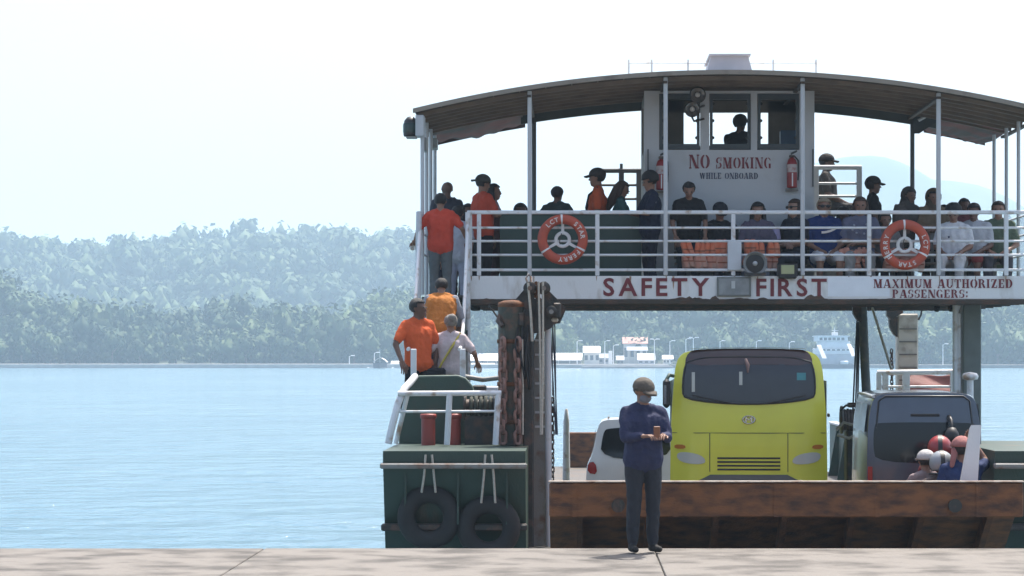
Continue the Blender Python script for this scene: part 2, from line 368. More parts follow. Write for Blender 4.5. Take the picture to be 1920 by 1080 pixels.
# far shore, wooded hills, mountain
def sstep(t):
    t = np.clip(t, 0, 1); return t*t*(3-2*t)
def lumps(x, y, s, seed):
    r = np.random.default_rng(seed); z = 0
    for k in range(7):
        a, b = r.uniform(-1, 1, 2); ph = r.uniform(0, 6.28); z = z+np.sin((x*a+y*b)/s*(1+.5*k)+ph)/(1+.5*k)
    return z
def h_near(x, y):
    return 1.2+(15+5*np.sin(x*.017+.8)+4*np.sin(x*.041)+2.5*np.sin(x*.093+2))*sstep((y-1045)/90)+np.maximum(0, 2.5*lumps(x, y, 38, 3))*sstep((y-1045)/40)
def h_far(x, y):
    rid = 80+6*lumps(x, y*.3, 130, 5)+6*np.exp(-((x+240)/160)**2)
    return 2+rid*sstep((y-1500)/520)*(1-.3*sstep((y-2100)/500))
def terrain(name, fn, x0, x1, y0, y1, nx, ny, m, label):
    xs = np.linspace(x0, x1, nx); ys = np.linspace(y0, y1, ny); X, Y = np.meshgrid(xs, ys); Z = fn(X, Y)
    v = np.stack([X, Y, Z], -1).reshape(-1, 3); i = np.arange((nx-1)*(ny-1)); r_, c_ = i//(nx-1), i % (nx-1); a = r_*nx+c_
    f = np.stack([a, a+1, a+nx+1, a+nx], -1)
    me = bpy.data.meshes.new(name); me.from_pydata(v.tolist(), [], f.tolist()); me.materials.append(m); me.polygons.foreach_set('use_smooth', [True]*len(f)); me.update()
    o = bpy.data.objects.new(name, me); COL.objects.link(o); tag(o, label, 'terrain', kind='structure'); return o
UNDER = mat('forest_floor', (.035, .05, .022), .9, var=.3, scale=.05)
terrain('shore_terrain', h_near, -420, 380, 1013, 1400, 90, 40, UNDER, 'low wooded shore across the water')
terrain('far_hill', h_far, -1100, 950, 1480, 2700, 90, 50, UNDER, 'wooded hill behind the shore')
def h_mtn(x, y):
    g = 262*np.exp(-((x-378)/350)**2)*np.exp(-((y-3400)/380)**2)
    return g+g*.035*lumps(x, y, 60, 11)-5
MTN = mat('mountain_forest', (.025, .05, .028), .9, col2=(.05, .07, .04), mix=(.4, .65), scale=.006, bump=1, bscale=.02)
terrain('mountain', h_mtn, -600, 1400, 2720, 4300, 110, 70, MTN, 'broad pale mountain in the haze')

def foliage(name, dark, light):
    m = bpy.data.materials.new(name); m.use_nodes = True; n = m.node_tree.nodes; l = m.node_tree.links; b = n['Principled BSDF']
    b.inputs['Roughness'].default_value = .7; b.inputs['Specular IOR Level'].default_value = .2
    at = n.new('ShaderNodeAttribute'); at.attribute_name = 'tone'; cr = n.new('ShaderNodeValToRGB'); l.new(at.outputs['Fac'], cr.inputs[0])
    cr.color_ramp.elements[0].color = (*dark, 1); cr.color_ramp.elements[1].color = (*light, 1)
    l.new(cr.outputs[0], b.inputs['Base Color']); return m
FOL = foliage('foliage', (.022, .050, .018), (.085, .125, .042))
def crown_geo(nq, lobes, rr):
    """unit crown (radius about 1): quads spread over several lobes, plus a dark core"""
    V = []; Fc = []
    cs = [(0, 0, .1, .75)]+[(rr.uniform(-.6, .6), rr.uniform(-.6, .6), rr.uniform(-.35, .55), rr.uniform(.32, .55)) for _ in range(lobes)]
    wts = np.array([c[3]**2 for c in cs]); wts /= wts.sum()
    for k in rr.choice(len(cs), nq, p=wts):
        c = cs[k]; d = rr.normal(size=3); d /= np.linalg.norm(d); p = np.array(c[:3])+d*c[3]*rr.uniform(.72, 1.06)
        nrm = d+rr.normal(size=3)*.24; nrm /= np.linalg.norm(nrm); u = np.cross(nrm, rr.normal(size=3)); u /= np.linalg.norm(u); v = np.cross(nrm, u); s = rr.uniform(.07, .15)*(120/nq)**.4
        b = len(V); V += [p-u*s-v*s*.7, p+u*s-v*s*.6, p+u*s*.8+v*s*.7, p-u*s*.7+v*s*.8]; Fc.append((b, b+1, b+2, b+3))
    for c in cs[:4]:
        b = len(V)
        for (dx, dy, dz) in ((1, 0, 0), (-1, 0, 0), (0, 1, 0), (0, -1, 0), (0, 0, 1), (0, 0, -1)): V.append(np.array(c[:3])+np.array((dx, dy, dz))*c[3]*.8)
        for a_, b_, c_ in ((0, 2, 4), (2, 1, 4), (1, 3, 4), (3, 0, 4), (2, 0, 5), (1, 2, 5), (3, 1, 5), (0, 3, 5)): Fc.append((b+a_, b+b_, b+c_, b+c_))
    return np.array(V), np.array(Fc)
def forest(name, pts, sizes, nq, label, seed):
    rr = np.random.default_rng(seed); protos = [crown_geo(nq, 6, rr) for _ in range(7)]
    VV = []; FF = []; TT = []; off = 0
    for (x, y, z), s in zip(pts, sizes):
        v, f = protos[rr.integers(7)]; a = rr.uniform(0, 6.28); c, s_ = math.cos(a), math.sin(a)
        q = v @ np.array([[c, s_, 0], [-s_, c, 0], [0, 0, 1]])*np.array([s, s, s*rr.uniform(.65, 1.5)])+np.array([x, y, z])
        VV.append(q); FF.append(f+off); off += len(v)
        TT.append(np.clip(np.full(len(f), np.clip(rr.uniform(.0, 1)**1.6*.7+.3*float(np.sin(x*.045+1.3*np.sin(y*.02)))*.6+.1, 0, 1))+rr.uniform(-.08, .10, len(f)), 0, 1))
    V = np.concatenate(VV); Fq = np.concatenate(FF); T = np.concatenate(TT)
    me = bpy.data.meshes.new(name); me.vertices.add(len(V)); me.vertices.foreach_set('co', V.astype(np.float32).ravel())
    tri = Fq[:, 2] == Fq[:, 3]; tot = np.where(tri, 3, 4); st = np.concatenate([[0], np.cumsum(tot)[:-1]])
    flat = Fq.ravel()[np.stack([np.ones(len(Fq), bool), np.ones(len(Fq), bool), np.ones(len(Fq), bool), ~tri], -1).ravel()]
    me.loops.add(len(flat)); me.loops.foreach_set('vertex_index', flat.astype(np.int32))
    me.polygons.add(len(Fq)); me.polygons.foreach_set('loop_start', st.astype(np.int32)); me.polygons.foreach_set('loop_total', tot.astype(np.int32))
    at = me.attributes.new('tone', 'FLOAT', 'FACE'); at.data.foreach_set('value', T.astype(np.float32))
    me.materials.append(FOL); me.update(calc_edges=True); me.validate()
    o = bpy.data.objects.new(name, me); COL.objects.link(o)
    if label: tag(o, label, 'forest', kind='stuff')
    return o
def scatter(fn, n, ylo, yhi, pw, smin, smax, xlo, xhi, seed):
    rr = np.random.default_rng(seed); y = ylo+(yhi-ylo)*rr.uniform(0, 1, n)**pw; t = y/1000
    x = rr.uniform(xlo, xhi, n)*t; s = smin+(smax-smin)*rr.uniform(0, 1, n)**2.2; s *= np.clip(1+.35*np.sin(x*.05+y*.03)*np.sin(x*.023-y*.05+1), .6, 1.4); z = fn(x, y)
    return np.stack([x, y, z+s*.75], -1), s
p1, s1 = scatter(h_near, 2000, 1046, 1190, 1.2, 2.6, 9.5, -240, 195, 1)
forest('shore_forest', p1, s1, 170, 'dense mixed green forest along the far shore', 21)
p2, s2 = scatter(h_far, 4600, 1530, 2160, 1.0, 4.0, 14, -240, 195, 2)
forest('hill_forest', p2, s2, 64, 'hazy forest covering the hill behind the shore', 22)

# shoreline trees that stand apart, each a thing of its own
tr_me = []
for k in range(4):
    rr = np.random.default_rng(50+k); o = forest('crown', [(0, 0, 0)], [1.0], 150, None, 60+k); tr_me.append(o.data); bpy.data.objects.remove(o)
TRUNK = mat('bark', (.12, .09, .065), .9, var=.2)
tk = MB().tube([(0, 0, 0), (.04, .02, .35), (-.03, 0, .75), (.02, .02, 1.1)], [.09, .07, .055, .03], 7)
for a in range(5): tk.tube([(0, 0, .6+.08*a), (.25*math.cos(a*1.3), .25*math.sin(a*1.3), .9+.08*a), (.45*math.cos(a*1.3), .45*math.sin(a*1.3), 1.1+.1*a)], [.035, .025, .01], 5)
trunk_me = tk.mesh('trunk', TRUNK)
SHT = [(40, 10), (95, 12), (150, 9), (210, 13), (262, 10), (330, 12), (395, 9), (460, 11), (520, 12), (588, 10), (664, 12), (745, 11), (905, 10), (1075, 9), (1150, 12), (1275, 11), (1345, 12), (1430, 13), (1500, 12), (1622, 11), (1742, 10), (1796, 13), (1870, 11)]
def tree_where(px): return 'beyond the far seawall' if px < 700 else ('behind the roadside sheds across the water' if px < 1300 else 'behind the white ferry across the water')
for i, (px, h) in enumerate(SHT):
    Y = 1040+4*((i*7) % 3); b = P(px, CY, Y); zz = float(h_near(b.x, Y))
    t = thing('shore_tree', (b.x, Y, zz-.2), 'leafy tree standing at the front of the wood '+tree_where(px), 'tree', rz=i*1.7, group='trees '+tree_where(px))
    for nm, me in (('trunk', trunk_me), ('crown', tr_me[i % 4])):
        o = bpy.data.objects.new(nm, me); COL.objects.link(o); o.parent = t
        if nm == 'crown': o.location = (0, 0, h*.62); o.scale = (h*.42, h*.42, h*.45)
        else: o.scale = (h*.5,)*3

# seawalls and jetty on the far shore
def seawall(px0, px1, Y, top, th=14, nm='seawall', m=CONC2, kind='structure', label='grey seawall along the far shore'):
    o = MB().box(XX(px0, Y), XX(px1, Y), Y, Y+th, -1, top, bev=.15).build(nm, m); tag(o, label, 'seawall', kind=kind); return o
seawall(-60, 820, 1010, 1.6, label='low grey seawall along the far shore'); seawall(1260, 1960, 1012, 1.3, label='low dark seawall under the wood', m=mat('seawall_dark', (.2, .19, .18), .9, var=.2, scale=.3))
seawall(826, 1254, 1006, 1.5, 40, 'jetty', label='pale concrete jetty across the water')
seawall(1090, 1262, 985, .9, 16, 'jetty_apron', m=mat('jetty_apron', (.30, .26, .24), .9, var=.2, scale=.3), label='brownish jetty apron at the water line')
def shed(px0, px1, py_eave, py_ridge, Y, zb, wall, roof, label, nwin=3, name='shore_building', open_=False, depth=10):
    x0, x1 = XX(px0, Y), XX(px1, Y); ze, zr = ZZ(py_eave, Y), ZZ(py_ridge, Y)
    t = thing(name, ((x0+x1)/2, Y+depth/2, zb), label, 'building')
    if open_:
        n = max(3, int((x1-x0)/5))
        for i in range(n+1):
            xx = x0+.3+(x1-x0-.6)*i/n; MB().cyl((xx, Y+.3, zb), (xx, Y+.3, ze), .14, n=6).build('post', wall, t)
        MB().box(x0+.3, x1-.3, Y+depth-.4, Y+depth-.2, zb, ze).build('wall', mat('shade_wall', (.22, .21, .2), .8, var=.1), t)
    else:
        MB().box(x0+.3, x1-.3, Y+.3, Y+depth-.3, zb, ze).build('wall', wall, t)
        for i in range(nwin):
            xx = x0+(x1-x0)*(i+.5)/nwin; ww = (x1-x0)/nwin*.28
            MB().box(xx-ww, xx+ww, Y+.24, Y+.35, zb+(ze-zb)*.35, zb+(ze-zb)*.8).build('window', WINDK, t)
    ym = Y+depth/2
    MB().prism([(Y-.3, ze+.01), (ym, zr), (Y+depth+.3, ze+.01), (Y+depth+.3, ze+.2), (ym, zr+.25), (Y-.3, ze+.2)], 'x', x0-.2, x1+.2).build('roof', roof, t)
    return t
shed(733, 760, 686, 678, 1018, 1.6, BWALL, BROOFW, 'long low white roofed boat shed on the seawall', 3, open_=True)
shed(761, 790, 685, 676, 1019, 1.6, BWALL, BROOFW, 'white roofed shed beside the long low boat shed', 3, open_=True)
shed(880, 932, 677, 664, 1032, 1.5, BWALL, BROOFW, 'long white roofed shed behind the ferry stair', 6, open_=True)
shed(884, 926, 689, 682, 1012, 1.5, BWALL, BROOFW, 'low white canopy at the edge of the jetty', 4, open_=True)
shed(1024, 1091, 676, 663, 1030, 1.5, BWALL, BROOFW, 'long white roofed shed at the root of the jetty', 6, open_=True)
shed(1094, 1125, 662, 650, 1022, 1.5, BWALL, BROOFW, 'tall white terminal house on the jetty', 3)
shed(1122, 1142, 672, 664, 1024, 1.5, mat('grey_wall', (.3, .3, .33), .8, var=.1), BROOFG, 'small grey house beside the white terminal house', 2)
shed(1168, 1214, 645, 633, 1041, 1.5, BWALL, BROOFR, 'red roofed house up behind the jetty', 4)
shed(1176, 1214, 658, 651, 1034, 1.5, BWALL, BROOFG, 'grey roofed open pavilion below the red roof', 4, open_=True)
shed(1196, 1228, 676, 664, 1024, 1.5, mat('pale_wall', (.42, .42, .46), .8, var=.1), mat('silver_roof', (.45, .46, .5), .4, var=.08), 'low house with a steep silver grey roof on the jetty', 3)
shed(1243, 1262, 674, 667, 1022, 1.5, BWALL, BROOFW, 'white boxy kiosk at the jetty end', 3)
shed(1156, 1170, 676, 668, 1022, 1.5, mat('dark_wall', (.16, .15, .14), .8, var=.1), BROOFG, 'dark shack between the pale pillar and the open pavilion', 2)
MB().box(XX(1141, 1018), XX(1148, 1018), 1018, 1020, 1.5, ZZ(658, 1018), bev=.1).build('pillar', BROOFW)
tag(bpy.data.objects['pillar'], 'plain white pillar standing on the jetty', 'pillar')
for px, top in ((655, 668), (702, 662), (842, 660), (1082, 640), (1134, 640), (1150, 648), (1227, 637), (1256, 640), (1286, 636), (1300, 634), (1350, 640), (1418, 640), (1480, 642), (1768, 646)):
    Y = 1016; b = P(px, CY, Y); dbl = px in (1227, 1300)
    t = thing('lamp_post', (b.x, Y, 1.3), 'thin white lamp post on the far shore'+(' with a double arm' if dbl else ' with a single arm'), 'lamp post', group='double lamp posts across the water' if dbl else 'lamp posts across the water')
    zt = ZZ(top, Y)
    MB().cyl((b.x, Y, 1.3), (b.x, Y, zt), .22, .14, 6).build('pole', BROOFW, t)
    for sg in ((-1, 1) if dbl else (1,)):
        MB().tube([(b.x, Y, zt-.1), (b.x+sg*.9, Y, zt+.3), (b.x+sg*1.6, Y, zt+.2)], .1, 5).build('arm', BROOFW, t)
        MB().box(b.x+sg*1.2-.5, b.x+sg*1.2+.9, Y-.2, Y+.2, zt+.1, zt+.45, bev=.05).build('lamp_head', BROOFW, t)

# small outrigger boat under way
Y = 985; b = P(712, CY, Y)
t = thing('outrigger_boat', (b.x, Y, 0), 'small dark hulled boat under a white canopy heading across the water', 'boat')
hx = b.x
MB().grid(lambda u, v: (hx+(u-.5)*5.6*(.75+.25*v)*1.0, Y+abs(u-.5)*4*v, -.3+2.3*v), 14, 4).build('hull', mat('dark_hull', (.05, .055, .065), .5, var=.2), t)
MB().box(hx-2.6, hx+2.6, Y+1.5, Y+9, .2, 1.5, bev=.1).build('cabin', mat('boat_cabin', (.12, .12, .14), .6, var=.2), t)
MB().grid(lambda u, v: (hx+(u-.5)*5.2, Y+.3+v*8, 1.7+2.2*math.cos((u-.5)*2.6)), 12, 3).build('canopy', BROOFW, t)
MB().cyl((hx, Y+1, 1.5), (hx, Y+1, 6.8), .07, n=5).build('mast', BROOFW, t)
for sg in (-1, 1):
    MB().tube([(hx, Y+3, 1.6), (hx+sg*3.4, Y+3, 1.5), (hx+sg*4.6, Y+3, .5)], .09, 5).build('outrigger_arm', BROOFG, t)
    MB().tube([(hx+sg*4.6, Y-2, .35), (hx+sg*4.6, Y+3, .25), (hx+sg*4.6, Y+8, .3)], .13, 5).build('outrigger_float', BROOFW, t)
tag(MB().grid(lambda u, v: (hx+(u-.5)*14, Y-2.5+v*1.5, .05+.3*math.sin(u*9)**2*(1-abs(2*u-1))), 20, 2).build('bow_wave', mat('foam', (.8, .82, .84), .6, var=.05)), 'white foam line under the small canopied boat', 'foam', kind='stuff')

# white ferry moored across the water
Y = 965; x0, x1 = XX(1536, Y), XX(1602, Y); cx = (x0+x1)/2
t = thing('moored_ferry', (cx, Y+12, 0), 'white double deck ferry moored at the far shore, side ramps raised', 'ferry')
GW = mat('far_ferry_white', (.62, .63, .66), .5, var=.08, scale=.4); GG = mat('far_ferry_grey', (.36, .37, .41), .6, var=.1, scale=.4)
MB().prism([(x0-1, -.5), (x1+1, -.5), (x1+1.4, 1.4), (x0-1.4, 1.4)], 'y', Y, Y+30).build('hull', mat('far_hull', (.12, .12, .15), .6, var=.1), t)
MB().box(x0, x1, Y+1.2, Y+26, 1.42, 5.2, bev=.15).build('car_deck_house', GG, t)
MB().box(x0-.2, x1+.2, Y+1.6, Y+25, 5.22, ZZ(653, Y), bev=.15).build('lower_deck', GW, t)
MB().box(x0+.9, x1-1.4, Y+2.4, Y+20, ZZ(653, Y)+.02, ZZ(640, Y), bev=.1).build('upper_deck', GW, t)
MB().box(x0-.4, x1-2.2, Y+2.0, Y+18, ZZ(640, Y)+.02, ZZ(631, Y), bev=.1).build('wheelhouse', GW, t)
MB().box(x0-.8, x1-1.6, Y+1.6, Y+19, ZZ(631, Y)+.02, ZZ(629, Y)).build('roof', GW, t)
for i in range(6): MB().box(x0+.3+i*1.6, x0+1.4+i*1.6, Y+1.94, Y+2.1, ZZ(639, Y)+.2, ZZ(633, Y)).build('window', WINDK, t)
for i in range(6): MB().box(x0+1.2+i*1.8, x0+2.4+i*1.8, Y+1.54, Y+1.7, ZZ(657.5, Y), ZZ(654.5, Y)).build('window', WINDK, t)
MB().box(cx-1.2, cx+.8, Y+4, Y+7, ZZ(629, Y)+.02, ZZ(623, Y), bev=.1).build('funnel', GW, t)
MB().cyl((cx-.3, Y+5, ZZ(623, Y)), (cx-.3, Y+5, ZZ(614, Y)), .22, .1, 6).build('mast', GW, t)
MB().box(cx-1.4, cx+1.0, Y+4.9, Y+5.1, ZZ(620, Y), ZZ(619, Y)).build('mast_yard', GW, t)
for (pa, pb) in (((1536, 648), (1546, 672)), ((1592, 646), (1601, 668))):
    a, b_ = P(*pa, Y-.6), P(*pb, Y-4)
    MB().add([a+Vector((-.7, 0, 0)), a+Vector((.7, 0, 0)), b_+Vector((.8, 0, 0)), b_+Vector((-.8, 0, 0)), a+Vector((-.7, .4, .2)), a+Vector((.7, .4, .2)), b_+Vector((.8, .4, .2)), b_+Vector((-.8, .4, .2))], [(0, 1, 2, 3), (4, 7, 6, 5), (0, 4, 5, 1), (1, 5, 6, 2), (2, 6, 7, 3), (3, 7, 4, 0)]).build('side_ramp', BROOFW, t)
MB().box(cx+1.2, cx+4.2, Y-1, Y+2, 1.5, 2.9, bev=.4).build('deck_cargo', BROOFW, t)
# closed box of hazy air round everything
hz = MB().box(-7900, 7900, -560, 7900, -2.5, 300).build('haze', mat('_tmp', (1, 1, 1)))
hm = bpy.data.materials.new('haze_air'); hm.use_nodes = True; hn = hm.node_tree; hn.nodes.remove(hn.nodes['Principled BSDF'])
pv = hn.nodes.new('ShaderNodeVolumePrincipled'); pv.inputs['Density'].default_value = HAZE; pv.inputs['Color'].default_value = (.62, .82, 1, 1); pv.inputs['Anisotropy'].default_value = .2
hn.links.new(pv.outputs[0], hn.nodes['Material Output'].inputs['Volume'])
hz.data.materials.clear(); hz.data.materials.append(hm); tag(hz, 'pale bluish sea haze filling the air', 'haze', kind='stuff')

# ================================================================== FERRY
FX, HB = 2.60, 5.25                 # centre line and half beam
XL, XR = FX-HB, FX+HB
DZ = 1.0; PZ = 5.55; FY = 45.0     # vehicle deck, passenger deck, front plane of the superstructure
fer = thing('car_ferry', (FX, 58, 0), 'white and green open deck car ferry with arched canopy and bow ramp at the wharf', 'ferry')
# hull with raked bow wings either side of the ramp well
hull = MB().box(XL, XR, 42.2, 84, -1.2, DZ-.1).box(-.7, 5.95, 37.72, 42.2, -1.2, DZ-.1).build('hull', HULL, fer)
def wing(xa, xb):
    return MB().prism([(39.2, -1.2), (38.2, 1.4), (37.6, 3.0), (37.6, 3.15), (42.19, 3.15), (42.19, -1.2)], 'x', xa, xb)
wl = wing(XL-.1, -.72).build('bow_wing', HULL, fer); wr = wing(5.97, XR+.1).build('bow_wing', HULL, fer)
for xa, xb in ((XL-.14, -.70), (5.95, XR+.14)):
    w_ = wl if xa < 0 else wr
    MB().box(xa, xb, 37.5, 37.68, 2.9, 2.98, bev=.02).build('rubbing_strake', GREYST, w_)
    MB().box(xa, xb, 37.75, 37.95, 2.0, 2.1, bev=.02).build('rubbing_strake', DARKST, w_)
for x, z in ((-2.1, 2.2), (-1.25, 2.05), (7.0, 2.1)):
    w_ = wl if x < 0 else wr
    ty = MB().torus((x, 37.75, z), .33, .13, 'y', 24, 10, squash=.8).build('tyre_fender', RUBBER, w_)
    MB().tube([(x-.1, 37.62, z+.36), (x-.06, 37.55, 2.8), (x-.04, 37.58, 3.1)], .018, 5).build('fender_rope', ROPE, w_)
    MB().tube([(x+.1, 37.62, z+.36), (x+.08, 37.55, 2.8), (x+.05, 37.58, 3.1)], .018, 5).build('fender_rope', ROPE, w_)
for x in (-2.45, -1.7, -1.0): MB().box(x, x+.03, 37.66, 37.72, 2.1, 2.85).build('hull_rib', HULL, wl)
MB().box(XL+.2, XR-.2, 42.2, 83.8, DZ-.095, DZ).box(-.7, 5.95, 37.75, 42.2, DZ-.095, DZ).build('vehicle_deck', DECK, fer)
for x in (XL, XR-.16):
    bw = MB().box(x, x+.16, 42.22, 80, DZ-.09, 2.45, bev=.02).build('side_bulwark', GREEN, fer)
    MB().box(x-.03, x+.19, 42.22, 80, 2.452, 2.53, bev=.02).build('bulwark_cap', RAILW, bw)
    for k in range(14): MB().prism([(0, DZ), (.3, DZ), (.05, 2.4), (0, 2.4)] if x < 0 else [(0, DZ), (-.3, DZ), (-.05, 2.4), (0, 2.4)], 'y', 43.5+k*2.6, 43.56+k*2.6).build('bulwark_bracket', GREEN, bw).location.x += (x+.161 if x < 0 else x-.001)
# stern ramp folded low at the far end
sr = MB().box(-.3, 5.5, 83.2, 83.5, DZ, 2.1, bev=.03).build('stern_ramp', RUSTY, fer)
# bow ramp, half lowered towards the wharf
RY0, RZ0, RY1, RZ1 = 37.7, 1.06, 34.5, ZZ(905, 34.5)
RXL, RXR = -.35, 5.85
ramp = MB().prism([(RY1+.13, RZ1-.02), (RY0, RZ0), (RY0, RZ0-.14), (RY1+.13, RZ1-.16)], 'x', RXL, RXR).build('bow_ramp', RUSTY, fer)
MB().box(RXL, RXR, RY1, RY1+.12, ZZ(970, RY1), RZ1, bev=.02).build('ramp_end_plate', RUSTY, ramp)
MB().box(RXL-.01, RXR+.01, RY1-.02, RY1+.14, RZ1+.001, RZ1+.022, bev=.006).build('ramp_lip', mat('worn_bright_lip', (.30, .26, .22), .6, col2=(.16, .09, .06), mix=(.45, .65), scale=6), ramp)
for k in range(5): MB().box(RXL+.3+k*1.32, RXL+.36+k*1.32, RY1-.012, RY1-.001, ZZ(969, RY1), RZ1-.01).build('plate_stiffener', RUSTY, ramp)
for k in range(10):
    t_ = (k+.5)/10; y = RY1+.3+(RY0-RY1-.4)*t_; z = RZ1+(RZ0-RZ1)*(y-RY1)/(RY0-RY1)
    MB().box(RXL+.1, RXR-.1, y-.025, y+.025, z-.01, z+.035, bev=.008).build('ramp_cleat', RUST, ramp)
for k in range(7):
    x = RXL+.4+k*(RXR-RXL-.8)/6
    MB().prism([(RY1+.14, RZ1-.17), (RY0, RZ0-.15), (RY0, RZ0-.4), (RY1+.14, RZ1-.42)], 'x', x-.04, x+.04).build('ramp_beam', RUST, ramp)
for k in range(2): MB().cyl((RXL+.9+k*4.4, RY1-.05, RZ1-.3), (RXL+.9+k*4.4, RY1, RZ1-.3), .09, n=12).build('ramp_lug', DARKST, ramp)
p_ = [P(1801, 908, 34.9), P(1833, 908, 34.9), P(1840, 797, 34.9), P(1821, 797, 34.9)]
MB().add(p_+[q+Vector((.012, .25, -.05)) for q in p_], [(0, 1, 2, 3), (4, 7, 6, 5), (0, 4, 5, 1), (1, 5, 6, 2), (2, 6, 7, 3), (3, 7, 4, 0)]).build('ramp_side_plate', WHITE, ramp)

# passenger deck and fascia
SX0 = -1.84                          # stair opening ends here
pd = MB().box(SX0, XR-.12, FY+.12, 52, 5.43, PZ-.03).box(XL, SX0-.01, FY+.35, 52, 5.43, PZ-.03).build('passenger_deck', mat('deck_underside', (.06, .055, .05), .8, var=.2), fer)
for k in range(7): MB().box(SX0+.02, XR-.14, FY+.9+k*.95, FY+1.0+k*.95, 5.39, 5.428).build('deck_beam', DARKST, pd)
for i in range(11):
    x = SX0+.02+i*.875; MB().box(x, x+.868, FY+.1, 51.9, PZ-.029, PZ).build('deck_plank', mat('passenger_deck_paint', (.10, .12, .11), .7, var=.2), pd)
fs = MB().box(SX0, XR, FY, FY+.08, ZZ(561, FY), ZZ(517.5, FY), bev=.006).build('fascia', WHITE2, fer)
MB().box(SX0-.02, XR, FY-.035, FY+.10, ZZ(571, FY), ZZ(561.4, FY), bev=.01).build('fascia_lower_beam', mat('rusty_dark_beam', (.055, .042, .032), .8, col2=(.10, .05, .03), mix=(.5, .7), scale=4, bump=.3), fs)
MB().box(XX(1552, FY), XX(1668, FY), FY-.006, FY-.001, ZZ(556, FY), ZZ(519.5, FY)).build('fresh_paint_patch', PATCH, fs)
for (a, b, c, h_) in ((1255, 1330, 2, 6), (1332, 1348, 5, 8), (1362, 1414, 1, 3), (1508, 1552, 6, 13), (1290, 1312, 3, 5), (1600, 1770, 1, 2), (1420, 1440, 2, 4), (900, 930, 1, 3)):
    n = max(5, int((b-a)/6)); pts = [(XX(a+(b-a)*i/n, FY), ZZ(561.2-random.uniform(c*.5, h_)*math.sin(math.pi*(i+.3)/(n+.6)), FY)) for i in range(n+1)]
    MB().prism(pts+[(XX(b, FY), ZZ(561.5, FY)), (XX(a, FY), ZZ(561.5, FY))], 'y', FY-.005, FY-.0005).build('rust_stain', mat('rust_stain', (.11, .07, .05), .9, var=.25, scale=9), fs)
fit_text('letters_safety', word('SAFETY', .022, .16), MAROON, fs, XX(1131, FY), XX(1330, FY), ZZ(555.5, FY), ZZ(521, FY), FY-.009)
fit_text('letters_first', word('FIRST', .022, .16), MAROON, fs, XX(1418, FY), XX(1550, FY), ZZ(556, FY), ZZ(522, FY), FY-.009)
fit_text('letters_maximum_authorized', stencil('MAXIMUM AUTHORIZED'), MAROON, fs, XX(1638, FY), XX(1898, FY), ZZ(540, FY), ZZ(523.5, FY), FY-.009)
fit_text('letters_passengers', stencil('PASSENGERS:'), MAROON, fs, XX(1673, FY), XX(1814, FY), ZZ(558.5, FY), ZZ(543, FY), FY-.009)
rs = random.Random(4)
for px in (885, 900, 993, 1002, 1120, 1180, 1248, 1262, 1376, 1420, 1506, 1590, 1631, 1700, 1761, 1830, 1888):
    x = XX(px, FY)+rs.uniform(-.02, .02); l_ = rs.uniform(.06, .3); z = ZZ(518, FY); w_ = rs.uniform(.006, .02)
    MB().prism([(x-w_, z), (x+w_, z), (x+w_*.5, z-l_*.7), (x, z-l_), (x-w_*.6, z-l_*.6)], 'y', FY-.003, FY-.0012).build('rust_run', mat('rust_run', (.30, .20, .13), .9, var=.25, scale=9), fs)
# dull plate between the two words
pl = MB().box(XX(1344, FY), XX(1408, FY), FY-.05, FY-.002, ZZ(556, FY), ZZ(519, FY), bev=.01).build('number_plate_box', mat('dull_grey_plate', (.17, .175, .165), .6, var=.15), fs)
MB().box(XX(1348, FY), XX(1404, FY), FY-.056, FY-.051, ZZ(552.5, FY), ZZ(522.5, FY)).build('plate_face', mat('dull_plate_face', (.24, .25, .25), .5, var=.2, scale=6), pl)
MB().box(XX(1371, FY), XX(1378, FY), FY-.062, FY-.057, ZZ(541, FY), ZZ(527, FY)).build('plate_mark', mat('plate_mark', (.45, .46, .45), .6, var=.1), pl)

# front railing
rl = MB().box(SX0+.02, XR-.05, FY+.002, FY+.06, ZZ(508.5, FY), ZZ(503.5, FY), bev=.008).build('railing', RAILW, fer)
MB().box(SX0-.02, XR-.05, FY-.005, FY+.067, ZZ(401.5, FY), ZZ(394.5, FY), bev=.012).build('top_rail', RAILW, rl)
for y_ in (427, 452, 478): MB().cyl((SX0+.02, FY+.03, ZZ(y_, FY)), (XR-.05, FY+.03, ZZ(y_, FY)), .021, n=8).build('rail', RAILW, rl)
TALL = (993, 1248, 1505, 1760); SHORT = (881, 898, 1120, 1375, 1630, 1887)
for px in SHORT: MB().box(XX(px, FY)-.036, XX(px, FY)+.036, FY-.001, FY+.062, ZZ(517, FY)+.002, ZZ(401.6, FY), bev=.008).build('rail_post', RAILW, rl)
ARCH = lambda x: 9.345-.0228*(x-FX)**2
for px in TALL: MB().box(XX(px, FY)-.036, XX(px, FY)+.036, FY-.012, FY+.06, ZZ(517, FY)+.002, ARCH(XX(px, FY))-.06, bev=.01).build('canopy_post', POST, rl)
MB().box(XX(1364, FY), XX(1390, FY), FY-.05, FY-.013, ZZ(507, FY), ZZ(451, FY), bev=.01).build('junction_plate', mat('plate_pale', (.50, .53, .56), .5, var=.06), rl)
# side railing of the deck, seen end on along the stair
for yy in (FY+.03, 46.3, 47.6, 49.0):
    MB().cyl((XL+.03, yy, PZ), (XL+.03, yy, ARCH(XL)-.12), .034, n=10).build('side_post', POST, rl)
for zz in (6.25, 6.6, 6.93): MB().cyl((XL+.03, FY+.5, zz), (XL+.03, 52, zz), .02, n=6).build('side_rail', RAILW, rl)
for zz in (6.25, 6.6, 6.93): MB().cyl((XR-.09, FY+.1, zz), (XR-.09, 52, zz), .02, n=6).build('side_rail', RAILW, rl)
for yy in (46.3, 47.6, 49.0): MB().cyl((XR-.09, yy, PZ), (XR-.09, yy, ARCH(XR)-.1), .034, n=10).build('side_post', POST, rl)

